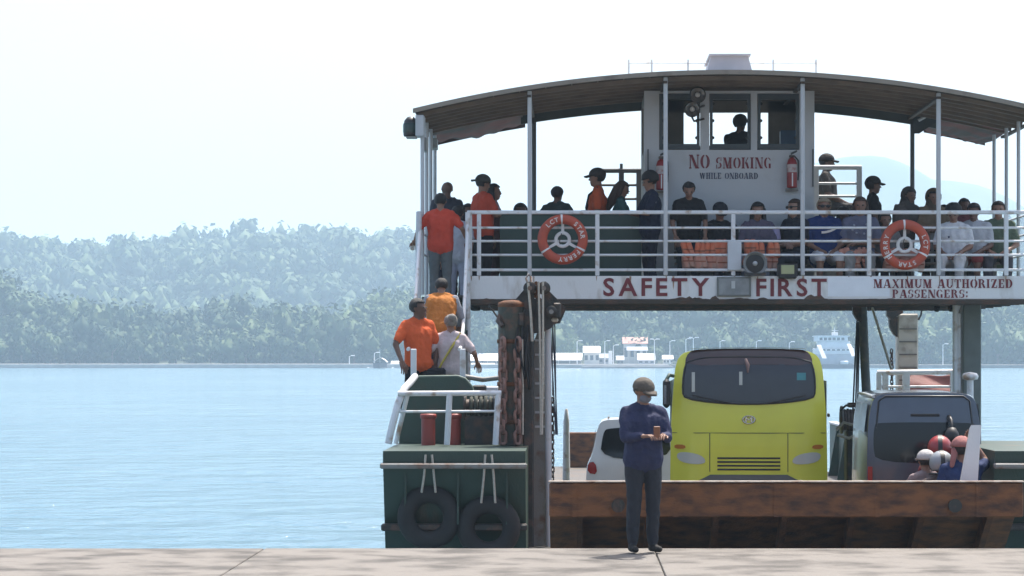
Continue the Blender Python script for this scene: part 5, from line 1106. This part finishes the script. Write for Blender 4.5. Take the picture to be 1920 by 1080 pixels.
_s, Hs, Ts = dk('security guard in navy uniform with a white sleeve patch standing at the rail', 1219, 322, 45.75, -75, NAVY, (.012, .014, .026), hat='afro', arms=('front', 'front'), nod=14, w=1.05)
MB().sphere(Ts((.232, -.02, 1.30)), (.015, .05, .056), 10, 8).build('sleeve_patch', RINGW, _s, local=True)
# --- in front of the wheelhouse
dk('young person in black t-shirt standing over the bench and looking down', 1291, 343, 45.95, 0, BLK, (.03, .035, .045), arms=(((.25, -.08, 1.12), (.24, -.22, .90)), ((.25, -.08, 1.12), (.2, -.26, .92))), lean=12, nod=22)
dk('seated person in black cap and black shirt on the wheelhouse bench', 1350, 375, 45.95, 10, BLK, (.05, .05, .065), pose='sit', hat='cap', hatc=(.016, .018, .026), arms=('lap', 'lap'), nod=24, w=1.1)
_t, Ht, Tt = dk('seated woman with long dark hair and lilac sleeves on the wheelhouse bench', 1421, 376, 45.95, -8, (.10, .085, .12), (.18, .20, .24), pose='sit', hair='long', arms=('front', 'lap'), nod=8, w=.98)
MB().tube([tuple(Tt(q)) for q in ((.24, -.03, 1.36), (.26, -.03, 1.2))], .075, 8).build('lilac_sleeve', cloth((.30, .27, .42)), _t, local=True)
_u, Hu, Tu = dk('seated woman in sunglasses and black jacket beside the canopy post', 1490, 370, 45.95, -50, (.02, .022, .032), (.03, .035, .05), SKL, pose='sit', hair='long', hairm=HAIRB, arms=('fold', 'fold'), w=.98)
def shades(r, Hf):
    mb = MB()
    for s_ in (-1, 1):
        o_ = len(mb.v); mb.sphere((0, 0, 0), (.04, .014, .028), 10, 6); mb.v[o_:] = [tuple(Hf((s_*.036, -.094, .012))+np.array(q)) for q in mb.v[o_:]]
    mb.tube([tuple(Hf((-.088, .0, .02))), tuple(Hf((-.07, -.08, .02))), tuple(Hf((0, -.1, .016))), tuple(Hf((.07, -.08, .02))), tuple(Hf((.088, .0, .02)))], .008, 5)
    mb.build('sunglasses', BLACK, r, local=True)
shades(_u, Hu)
_b, Hb, Tb = dk('seated person with bleached hair and sunglasses in royal blue shirt and white shorts', 1545, 368, 45.85, 5, (.014, .032, .12), (.52, .53, .56), pose='sit', hair='short', hairm=HAIRL, arms=('lap', 'lap'), shorts=True, w=1.06)
shades(_b, Hb)
MB().grid(lambda u, v: tuple(Tb((-.06+.2*u, -.150-.006*math.sin(u*3), 1.24+.03*v+.06*u*u))), 6, 2).build('shirt_swoosh', WHITEL, _b, local=True)
dk('seated dark clothed woman with long hair between the blue and the patterned shirts', 1582, 385, 46.3, 15, (.03, .028, .034), BLK, SKD, pose='sit', hair='long', arms=('lap', 'lap'))
_p, Hp, Tp = dk('seated woman with loose dark hair in a grey patterned top', 1613, 366, 45.85, -6, (.12, .125, .18), (.26, .26, .26), pose='sit', hair='long', hairm=HAIRB, arms=('fold', 'fold'))
for i_, (x_, z_) in enumerate(((-.08, 1.34), (.0, 1.3), (.08, 1.35), (-.05, 1.24), (.05, 1.23), (.1, 1.27), (-.1, 1.28))): MB().sphere(Tp((x_, -.138+.3*x_*x_, z_)), (.02, .012, .02), 8, 6).build('print_dot', cloth((.30, .31, .36)), _p, local=True)
dk('slim person in black with a dark cap standing behind the second bench', 1637, 329, 46.6, 95, (.014, .013, .014), BLK, SKD, hat='cap', hatc=(.02, .018, .018), w=.94)
dk('heavy person in dark shirt and cap sitting up on the raised landing', 1550, 284, 50.5, 80, (.055, .05, .045), (.04, .04, .042), SKD, floor=6.66, pose='sit', hat='cap', hatc=(.035, .03, .028), arms=('out', 'lap'), w=1.22)
dk('hooded person in grey brown jacket bending behind the hanging life ring', 1692, 351, 46.5, 35, (.07, .06, .055), BLK, SKD, hat='hood', hatc=(.05, .045, .042), lean=14, arms=('fold', 'fold'), w=1.12)
dk('hooded person in tan jacket standing beside the canopy post', 1748, 354, 46.6, 10, (.16, .115, .075), BLK, hat='hood', hatc=(.10, .075, .055), lean=6, arms=('fold', 'fold'), w=1.1)
_q, Hq, Tq = dk('seated person in white t-shirt and white trousers with curly dark hair', 1788, 379, 45.75, -15, (.60, .60, .62), (.54, .54, .56), pose='sit', hat='afro', arms=('lap', 'lap'), w=1.08, nod=20)
MB().sphere(Tq((-.05, -.142, 1.26)), (.018, .01, .018), 8, 6).build('shirt_badge', cloth((.03, .04, .09)), _q, local=True)
dk('seated dark haired person in pale shirt and red shorts at the end of the bench', 1826, 378, 45.95, -20, (.42, .43, .46), (.16, .03, .03), SKD, pose='sit', arms=('lap', 'lap'), shorts=True, w=1.08, nod=10)
dk('small dark haired passenger tucked behind the canopy post and the tan jacket', 1770, 384, 46.9, -10, (.05, .05, .055), BLK, SKD)
dk('child with short hair in a grey shirt sitting beside the hooded grey jacket', 1660, 396, 46.0, 10, (.15, .14, .14), (.05, .05, .06), SK, pose='sit', arms=('lap', 'lap'))
dk('passenger in maroon top standing behind the white shirted passengers', 1808, 372, 46.9, 15, (.11, .03, .035), BLK, SKD, hair='long')
dk('passenger in faded green shirt seated past the end of the bench', 1872, 374, 46.0, -10, (.09, .12, .08), (.05, .05, .06), SK, pose='sit', arms=('lap', 'lap'))
dk('helmsman silhouetted inside the wheelhouse', 1388, 216, 47.6, 150, (.03, .03, .035), BLK, SKD, floor=ZZ(216, 47.6)-1.68*PS, arms=('front', 'front'), w=1.12)
MB().box(wx(1210)+.1, wx(1525)-.1, WY0+.08, WY1-.01, ZZ(216, 47.6)-1.68*PS-.08, ZZ(216, 47.6)-1.68*PS-.01).build('wheelhouse_floor', INTER, whb)
# --- the man on the wharf
_m, Hm, Tm = person('man in peaked cap, face mask and navy shirt standing on the wharf', (XX(1206, 33.1), 33.1, WZ+.018), 18, 1.68, (.030, .034, .075), (.03, .032, .04), SK, hat='cap', hatc=(.10, .085, .07), arms=('front', 'front'), long=True, nod=18, yaw=20, w=1.05)
mk = MB().sphere((0, -.038, -.045), (.064, .066, .058), 16, 12, keep=lambda c: c.y < .012); mk.v = [tuple(Hm(q)) for q in mk.v]; mk.build('face_mask', mat('face_mask', (.16, .17, .20), .8, var=.1), _m, local=True)
worn(MB().box(-.034, .034, -.405, -.395, 1.15, 1.26, bev=.006).build('phone', mat('orange_phone', (.20, .07, .03), .4, var=.1), _m, local=True))

# ================================================================== VEHICLES (built facing -Y at the origin, then turned)
def chaikin(pts, it=2):
    for _ in range(it):
        q = []
        for i in range(len(pts)):
            a, b = pts[i], pts[(i+1) % len(pts)]; q += [(a[0]*.75+b[0]*.25, a[1]*.75+b[1]*.25), (a[0]*.25+b[0]*.75, a[1]*.25+b[1]*.75)]
        pts = q
    return pts
def mirror(half): return half+[(-x, z) for x, z in half[::-1] if abs(x) > 1e-6]
def body_loft(outline, yfn, sections):
    """outline at the near face (bulged by yfn), then sections (y, xscale, zscale, zbase)"""
    mb = MB(); n = len(outline); mb.disc(outline, yfn, 8)
    rings = [[(x, yfn(x, z), z) for x, z in outline]]
    for (y, sx, sz, zb) in sections: rings.append([(x*sx, y, zb+(z-zb)*sz) for x, z in outline])
    vs = [q for r in rings for q in r]; fs_ = []
    for k in range(len(rings)-1): fs_ += [(k*n+i, k*n+(i+1) % n, (k+1)*n+(i+1) % n, (k+1)*n+i) for i in range(n)]
    fs_.append(tuple(range((len(rings)-1)*n, len(rings)*n))); return mb.add(vs, fs_, 0, True)
def wheel(parent, x, y, r, w_=.24):
    t = MB().lathe([(r*.62, -w_/2), (r*.93, -w_/2), (r, -w_*.35), (r, w_*.35), (r*.93, w_/2), (r*.62, w_/2)], (x, y, r), 'x', 24).build('wheel', RUBBER, parent, local=True)
    MB().lathe([(.001, -w_*.3), (r*.3, -w_*.32), (r*.5, -w_*.2), (r*.63, -w_*.48), (r*.63, w_*.48), (r*.5, w_*.2), (r*.3, w_*.32), (.001, w_*.3)], (x, y, r), 'x', 20).build('rim', GREYST, t, local=True)

# --- yellow-green bus
by = 42.0; bxc = XX(1404, by)
bus = thing('bus', (bxc, by, DZ), 'yellow green bus with dark windscreen and brown roof front on the vehicle deck', 'bus', rz=R(-3.2))
k2 = lambda px: (px-1404)*by/F; kz = lambda py: ZZ(py, by)-DZ
half = [(0, 3.615), (.5, 3.613), (.92, 3.59), (1.10, 3.52), (1.17, 3.35), (1.20, 3.05), (1.235, 2.55), (1.25, 1.9), (1.255, 1.0), (1.25, .45), (1.1, .34), (.6, .32), (0, .32)]
out = chaikin(mirror(half), 2)
bf = lambda x, z: .16*(abs(x)/1.25)**4+.10*max(0, (z-2.05)/1.5)**2+.16*max(0, (z-3.2)/.4)**2*.6
MBb = body_loft(out, bf, [(.5, 1.008, 1.0, .32), (1.2, 1.01, 1.004, .32), (8.2, 1.01, 1.004, .32), (8.7, .97, .98, .32)]).build('body', BUSY, bus, local=True)
win = chaikin([(k2(1290), kz(672)), (k2(1404), kz(668)), (k2(1518), kz(672)), (k2(1526), kz(700)), (k2(1527), kz(735)), (k2(1522), kz(747)), (k2(1470), kz(755)), (k2(1404), kz(758)), (k2(1338), kz(755)), (k2(1286), kz(747)), (k2(1281), kz(735)), (k2(1283), kz(700))], 1)
ws = MB().disc(win, bf, 8, .010).build('windscreen', BUSG, bus, local=True)
MB().disc(chaikin([(k2(1284), kz(686)), (k2(1404), kz(683)), (k2(1524), kz(686)), (k2(1522), kz(668)), (k2(1512), kz(657)), (k2(1490), kz(654.5)), (k2(1404), kz(653.8)), (k2(1318), kz(654.5)), (k2(1296), kz(657)), (k2(1286), kz(668))], 1), bf, 6, .016).build('roof_front', BUSR, bus, local=True)
MB().grid(lambda u, v: ((u-.5)*1.86, .16+2.2*v, 3.622+.022*(1-(2*u-1)**2)), 8, 6).build('roof_fairing', BUSR, bus, local=True)
for (a, b, c, d, m) in ((1297, 1303, 698, 735, LAMPW), (1386, 1392, 697, 722, LAMPW), (1494, 1511, 699, 713, mat('teal_sticker', (.05, .22, .24), .4, var=.2))):
    MB().disc([(k2(a), kz(d)), (k2(b), kz(d)), (k2(b), kz(c)), (k2(a), kz(c))], bf, 2, .014).build('windscreen_sticker', m, ws, local=True)
MB().tube([(k2(1398), bf(0, 3.35)-.03, kz(673)), (k2(1402), -.0, kz(685)), (k2(1402), .0, kz(699))], [.02, .035, .012], 6).build('hanging_ornament', mat('ornament', (.16, .10, .09), .6, var=.2), ws, local=True)
for sg in (-1, 1): MB().tube([(sg*.25, bf(.25, 2.65)-.03, kz(757)), (sg*.55, bf(.55, 2.7)-.03, kz(750)), (sg*.9, bf(.9, 2.85)-.03, kz(741))], .012, 5).build('wiper', BLACK, ws, local=True)
em = MB().torus((0, bf(0, 2.4)-.012, kz(787)), .085, .012, 'y', 28, 8).build('emblem', CHROME, bus, local=True); em.scale = (1.12, 1, .72); em.location.z = kz(787)*(1-.72)
MB().add([(x*.8, bf(0, 2.4)-.016, kz(787)+z*.62) for x, z in ((-.07, -.06), (-.04, -.06), (-.04, .03), (0, -.02), (.04, .03), (.04, -.06), (.07, -.06), (.07, .06), (.04, .06), (0, .01), (-.04, .06), (-.07, .06))], [(0, 1, 2, 10, 11), (2, 3, 9, 10), (3, 4, 8, 9), (4, 5, 6, 7, 8)]).build('emblem_mark', CHROME, bus, local=True)
mr = MB().tube([(k2(1262), .08, kz(705)), (k2(1255), -.06, kz(703)), (k2(1250), -.08, kz(712))], .03, 8).build('mirror', GREEN, bus, local=True)
MB().box(k2(1243), k2(1257), -.16, -.02, kz(765), kz(710), bev=.045).build('mirror_shell', BLACK, mr, local=True)
MB().box(k2(1245), k2(1250), -.165, -.161, kz(757), kz(722)).build('mirror_glass', mat('mirror_glass', (.3, .33, .33), .1, metal=.8, var=.1), mr, local=True)
MB().box(k2(1551), k2(1556), .1, .2, kz(782), kz(775), bev=.01).build('side_marker', BLACK, bus, local=True)
for sg in (-1, 1):
    hl = MB().disc(chaikin([(sg*.66, kz(872)), (sg*1.12, kz(868)), (sg*1.16, kz(846)), (sg*.74, kz(852))], 2), bf, 4, .012).build('headlight', LAMPW, bus, local=True)
    MB().grid(lambda u, v, sg=sg: (sg*1.268, .9+6.6*u, 2.2+.9*v), 12, 3).build('side_windows', BUSG, bus, local=True)
    for y in (1.9, 6.6): wheel(bus, sg*1.08, y, .48, .28)
MB().disc(chaikin([(-1.18, .40), (1.18, .40), (1.22, kz(890)), (-1.22, kz(890))], 1), bf, 4, .03).build('bumper', mat('bumper_grey', (.10, .10, .09), .5, var=.1), bus, local=True)
for k in range(4): MB().disc([(-.5, kz(882)+k*.06), (.5, kz(882)+k*.06), (.5, kz(882)+.028+k*.06), (-.5, kz(882)+.028+k*.06)], bf, 2, .012).build('grille_slat', BLACK, bus, local=True)
MB().disc([(-.2, .46), (.2, .46), (.2, .58), (-.2, .58)], bf, 2, .045).build('number_plate', RINGW, bus, local=True)

gk = MB().tube([(x*1.012, bf(x, z)-.012, z) for x, z in win+win[:1]], .016, 6).build('windscreen_seal', BLACK, ws, local=True)
MB().tube([(x, bf(x, kz(812))-.004, kz(812)) for x in (-1.22, -.8, -.3, .3, .8, 1.22)], .006, 5).build('panel_seam', VAND, bus, local=True)
for sg in (-1, 1): MB().tube([(sg*.62, bf(.62, z)-.004, z) for z in (kz(812), kz(840), kz(885))], .006, 5).build('panel_seam', VAND, bus, local=True)
for sg in (-1, 1): MB().disc(chaikin([(sg*1.0, kz(842)), (sg*1.18, kz(842)), (sg*1.19, kz(834)), (sg*1.02, kz(834))], 1), bf, 3, .012).build('turn_signal', mat('amber_lens', (.45, .16, .02), .2, var=.05), bus, local=True)
# --- grey-blue van, tail towards the ramp
vy = 40.6; vxc = XX(1734, vy)
van = thing('van', (vxc, vy, DZ), 'grey blue van with its tail to the bow ramp, round mirror hanging at the back', 'van', rz=R(-2.0))
k3 = lambda px: (px-1734)*vy/F; vz = lambda py: ZZ(py, vy)-DZ
half = [(0, vz(737)), (.55, vz(738)), (.72, vz(742)), (.79, vz(752)), (.83, vz(772)), (.87, vz(805)), (.89, 1.4), (.89, .6), (.86, .34), (.4, .3), (0, .3)]
out = chaikin(mirror(half), 2); vf = lambda x, z: .07*(abs(x)/.88)**4+.10*max(0, (z-1.65)/1.2)**2
body_loft(out, vf, [(.25, 1.01, 1.006, .3), (3.2, 1.01, 1.006, .3), (3.7, .97, .93, .3), (4.4, .93, .52, .3), (4.6, .86, .46, .3)]).build('body', VANB, van, local=True)
td = MB().disc(chaikin([(-.74, .62), (.74, .62), (.77, 1.4), (.75, vz(803)), (.70, vz(752)), (.6, vz(745)), (-.6, vz(745)), (-.70, vz(752)), (-.75, vz(803)), (-.77, 1.4)], 2), vf, 8, .012).build('tailgate', VANB, van, local=True)
MB().disc(chaikin([(-.74, vz(868)), (.74, vz(868)), (.79, vz(838)), (.77, vz(798)), (.72, vz(792)), (-.72, vz(792)), (-.77, vz(798)), (-.79, vz(838))], 2), vf, 6, .020).build('rear_window', VANG, td, local=True)
MB().box(k3(1708), k3(1762), vf(0, 2.65)-.04, vf(0, 2.65)-.0, vz(781), vz(776), bev=.008).build('brake_lamp_bar', BLACK, td, local=True)
MB().tube([(-.74, vf(.74, 2.5)-.02, vz(803)), (-.70, vf(.7, 2.75)-.02, vz(752)), (-.6, vf(.6, 2.75)-.02, vz(743)), (.6, vf(.6, 2.75)-.02, vz(743)), (.70, vf(.7, 2.75)-.02, vz(752)), (.74, vf(.74, 2.5)-.02, vz(803))], .014, 6).build('door_seal', VAND, td, local=True)
um = MB().tube([(k3(1780), vf(.4, 2.6)-.02, vz(782)), (k3(1781), -.22, vz(788)), (k3(1781), -.26, vz(803))], [.04, .025, .022], 8).build('rear_mirror', BLACK, van, local=True)
MB().lathe([(.001, .0), (.06, -.01), (.105, -.09), (.12, -.17), (.09, -.22), (.001, -.235)], (k3(1781), -.26, vz(800)), 'z', 18).build('mirror_bowl', BLACK, um, local=True)
for sg in (-1, 1):
    for i, (a, b) in enumerate(((.35, 1.55), (1.62, 2.75))):
        MB().add([(sg*.855, a, vz(758)), (sg*.855, b, vz(758)), (sg*.905, b, vz(812)), (sg*.905, a, vz(812))], [(0, 1, 2, 3)]).build('side_window', SIDEG, van, local=True)
    MB().disc([(sg*.80, 1.35), (sg*.87, 1.35), (sg*.87, 1.8), (sg*.80, 1.8)], vf, 2, .02).build('tail_lamp', LAMPR, van, local=True)
    for y in (1.0, 3.6): wheel(van, sg*.78, y, .33, .2)
MB().tube([(-.78, .1, vz(744)), (-.80, 1.6, vz(741)), (-.79, 3.0, vz(742))], .025, 6).build('roof_gutter', mat('gutter', (.4, .42, .44), .35, var=.1), van, local=True)
MB().box(-.86, .86, -.06, .1, .38, .62, bev=.04).build('bumper', VAND, van, local=True)
MB().box(-.2, .2, vf(0, .8)-.03, vf(0, .8)-.014, .72, .86).build('number_plate', RINGW, van, local=True)

# --- white sport utility car farther down the deck
cy_ = 56.0; suv = thing('car', (XX(1192, cy_), cy_, DZ), 'white car parked farther down the vehicle deck behind the bus', 'car', rz=R(-1.0)); suv.scale = (1.16, 1.2, 1.24)
half = [(0, 1.74), (.5, 1.735), (.64, 1.70), (.70, 1.58), (.80, 1.1), (.90, .95), (.91, .5), (.86, .28), (.4, .24), (0, .24)]
out = chaikin(mirror(half), 2); sf = lambda x, z: .08*(abs(x)/.9)**4+.16*max(0, (z-.9)/.85)**1.6
body_loft(out, sf, [(.35, 1.01, 1.0, .24), (2.6, 1.0, .99, .24), (3.4, .98, .66, .24), (4.3, .93, .58, .24), (4.5, .86, .5, .24)]).build('body', CARW, suv, local=True)
MB().disc(chaikin([(-.66, 1.06), (.66, 1.06), (.60, 1.52), (.5, 1.6), (-.5, 1.6), (-.60, 1.52)], 2), sf, 6, .012).build('rear_window', VANG, suv, local=True)
for sg in (-1, 1):
    MB().disc(chaikin([(sg*.70, .80), (sg*.88, .82), (sg*.88, 1.0), (sg*.74, 1.02)], 1), sf, 3, .014).build('tail_lamp', LAMPR, suv, local=True)
    MB().add([(sg*.735, .55, 1.56), (sg*.735, 2.4, 1.56), (sg*.83, 2.9, 1.08), (sg*.83, .5, 1.08)], [(0, 1, 2, 3)]).build('side_window', VANG, suv, local=True)
    for y in (.85, 3.5): wheel(suv, sg*.78, y, .34, .22)
    MB().cyl((sg*.5, .5, 1.76), (sg*.5, 2.2, 1.76), .02, n=6).build('roof_bar', CHROME, suv, local=True)
MB().box(-.85, .85, -.05, .1, .34, .56, bev=.05).build('bumper', VAND, suv, local=True)
MB().box(-.2, .2, sf(0, .75)-.03, sf(0, .75)-.013, .70, .82).build('number_plate', RINGW, suv, local=True)
po = MB().lathe([(.001, 0), (.10, .0), (.085, .3), (.06, 1.9), (.03, 2.1), (.001, 2.12)], (XX(1062, 52), 52, DZ), 'z', 10).build('marker_post', RAILW); po.location.z += ZZ(768, 52)-DZ-2.12; po.location.z = 0; 
for v_ in po.data.vertices: v_.co.z = DZ+(v_.co.z-DZ)*(ZZ(766, 52)-DZ)/2.12
tag(po, 'tapered white marker post standing on the open deck', 'post')

# --- motorcycles on the fore deck
def motorcycle(loc, rz, col, label):
    t = thing('motorcycle', loc, label, 'motorcycle', rz=R(rz)); bm_ = mat('bike_%d' % int(col[0]*1000+col[2]*100), col, .3, var=.05, coat=.5)
    for y in (-.62, .60):
        w_ = MB().torus((0, y, .29), .25, .042, 'x', 28, 8).build('wheel', RUBBER, t, local=True)
        MB().lathe([(.001, -.03), (.06, -.03), (.06, .03), (.001, .03)], (0, y, .29), 'x', 14).build('hub', GREYST, w_, local=True)
        for k in range(5): a = k*2*math.pi/5; MB().cyl((0, y, .29), (0, y+.22*math.cos(a), .29+.22*math.sin(a)), .012, n=5).build('spoke', GREYST, w_, local=True)
    MB().tube([(0, .58, .32), (0, .2, .42), (0, -.2, .45), (0, -.42, .78)], [.05, .08, .08, .05], 10).build('frame', BLACK, t, local=True)
    MB().box(-.12, .12, -.12, .2, .25, .46, bev=.05).build('engine', GREYST, t, local=True)
    MB().grid(lambda u, v: (math.copysign(abs(math.cos(2*math.pi*u))**.7, math.cos(2*math.pi*u))*(.13+.02*math.sin(math.pi*v)), .1+.75*v, .70+.09*math.sin(2*math.pi*u)+.06*v), 16, 8).build('seat', BLACK, t, local=True)
    MB().grid(lambda u, v: (.15*math.cos(2*math.pi*u)*math.sin(math.pi*(.15+.8*v)), -.38+1.25*v, .58+.12*math.sin(2*math.pi*u)*math.sin(math.pi*(.2+.7*v))+.1*v), 16, 8).build('fairing', bm_, t, local=True)
    for sg in (-1, 1): MB().cyl((sg*.07, -.62, .29), (sg*.07, -.42, .86), .022, n=8).build('fork', CHROME, t, local=True)
    MB().grid(lambda u, v: (.16*math.cos(math.pi*u), -.48-.1*math.sin(math.pi*u)-.06*(1-v), .62+.36*v), 10, 4).build('front_shield', bm_, t, local=True)
    hb_ = MB().tube([(-.36, -.28, 1.0), (-.2, -.4, 1.02), (0, -.43, .98), (.2, -.4, 1.02), (.36, -.28, 1.0)], .014, 6).build('handlebar', CHROME, t, local=True)
    for sg in (-1, 1):
        MB().tube([(sg*.22, -.39, 1.02), (sg*.26, -.42, 1.18), (sg*.32, -.40, 1.22)], .008, 5).build('mirror_stem', BLACK, hb_, local=True)
        MB().sphere((sg*.35, -.39, 1.24), (.065, .015, .04), 12, 8).build('mirror_head', BLACK, hb_, local=True)
        MB().cyl((sg*.3, -.31, 1.01), (sg*.4, -.26, 1.0), .02, n=8).build('grip', RUBBER, hb_, local=True)
    MB().sphere((0, -.5, .93), (.09, .06, .08), 14, 10).build('headlight', LAMPW, t, local=True)
    MB().box(-.08, .08, .84, .9, .72, .80, bev=.02).build('tail_lamp', LAMPR, t, local=True)
    MB().tube([(.13, .1, .3), (.15, .5, .32), (.16, .8, .4)], [.03, .05, .045], 8).build('exhaust', CHROME, t, local=True)
    MB().box(-.09, .09, .93, .94, .5, .66).build('number_plate', RINGW, t, local=True)
    t.scale = (PS,)*3; return t
motorcycle((XX(1768, 38.0), 38.05, DZ), 180, (.25, .02, .02), 'red motorcycle under the rider in the silver helmet')
motorcycle((XX(1690, 38.6), 38.6, DZ), 174, (.02, .025, .04), 'dark blue motorcycle standing beside the red one on the fore deck')
motorcycle((XX(1560, 39.2), 39.2, DZ), 178, (.03, .03, .03), 'black motorcycle parked between the bus and the van')
dk('rider in silver helmet and dark brown shirt seated on the red motorcycle', 1767, 850, 38.0, 180, (.10, .075, .07), (.03, .03, .04), floor=DZ, pose='ride', hair=None, hat='helmet', hatc=(.25, .27, .29), arms=('reach', 'reach'), lean=8)
dk('person in red helmet and maroon top standing behind the silver helmeted rider', 1762, 821, 39.4, 175, (.15, .03, .03), (.03, .03, .035), floor=DZ, hair=None, hat='helmet', hatc=(.26, .02, .02))
dk('person in navy blue shirt shading the head with a pink towel', 1803, 822, 37.95, 185, (.020, .035, .10), (.03, .03, .035), floor=DZ, hat='towel', hatc=(.30, .13, .12), arms=('down', 'up'), w=1.06)
dk('person in pale cap and pink grey shirt beside the red motorcycle', 1736, 842, 38.5, 200, (.22, .17, .17), (.025, .025, .03), floor=DZ, hat='cap', hatc=(.45, .43, .42), arms=('front', 'down'))
# --- rope winch on a pedestal at the foot of the leaning pole
rwn = thing('rope_winch', (5.0, 47.4, DZ), 'rope wound winch on a pedestal at the foot of the leaning pole', 'winch')
Yw = 47.4
MB().box(XX(1586, Yw), XX(1622, Yw), Yw-.15, Yw+.3, DZ, ZZ(806, Yw), bev=.02).build('pedestal', DARKST, rwn)
MB().cyl((XX(1580, Yw), Yw, ZZ(787, Yw)), (XX(1625, Yw), Yw, ZZ(787, Yw)), .16, n=18).build('drum', DARKST, rwn)
for k in range(6): MB().torus((XX(1584+k*5.5, Yw), Yw, ZZ(787, Yw)), .17+.012*(k % 2), .026, 'x', 22, 8).build('rope_turn', mat('grey_brown_rope', (.15, .12, .11), .9, var=.3, scale=20), rwn)
for px in (1578, 1620): MB().lathe([(.001, -.02), (.25, -.02), (.25, .02), (.001, .02)], (XX(px, Yw), Yw, ZZ(787, Yw)), 'x', 20).build('flange', GREYST, rwn)
MB().box(XX(1590, Yw), XX(1616, Yw), Yw-.1, Yw+.2, ZZ(764, Yw), ZZ(755, Yw), bev=.02).build('brake_housing', DARKST, rwn)
MB().tube([P(1576, 770, Yw-.2), P(1586, 760, Yw-.15), P(1600, 762, Yw-.1), P(1612, 756, Yw)], .022, 6).build('brake_lever', DARKST, rwn)
MB().tube([P(1568, 806, Yw-.3), P(1582, 792, Yw-.32), P(1600, 797, Yw-.33), P(1610, 812, Yw-.3), P(1592, 822, Yw-.3), P(1570, 815, Yw-.3)], .03, 7).build('loose_rope', ROPE, rwn)

finish_people()
for o in list(bpy.data.objects):                 # bring the layout to true metres, about the point under the camera
    if o.parent is None and o.type in ('MESH', 'EMPTY'): o.location = o.location*S; o.scale = o.scale*S
for o in list(bpy.data.objects):
    if o.type == 'MESH' and o.parent is None and 'kind' not in o and 'category' not in o: print('UNTAGGED', o.name)
print('TRIS', sum(len(o.data.loops)-2*len(o.data.polygons) for o in bpy.data.objects if o.type == 'MESH'))
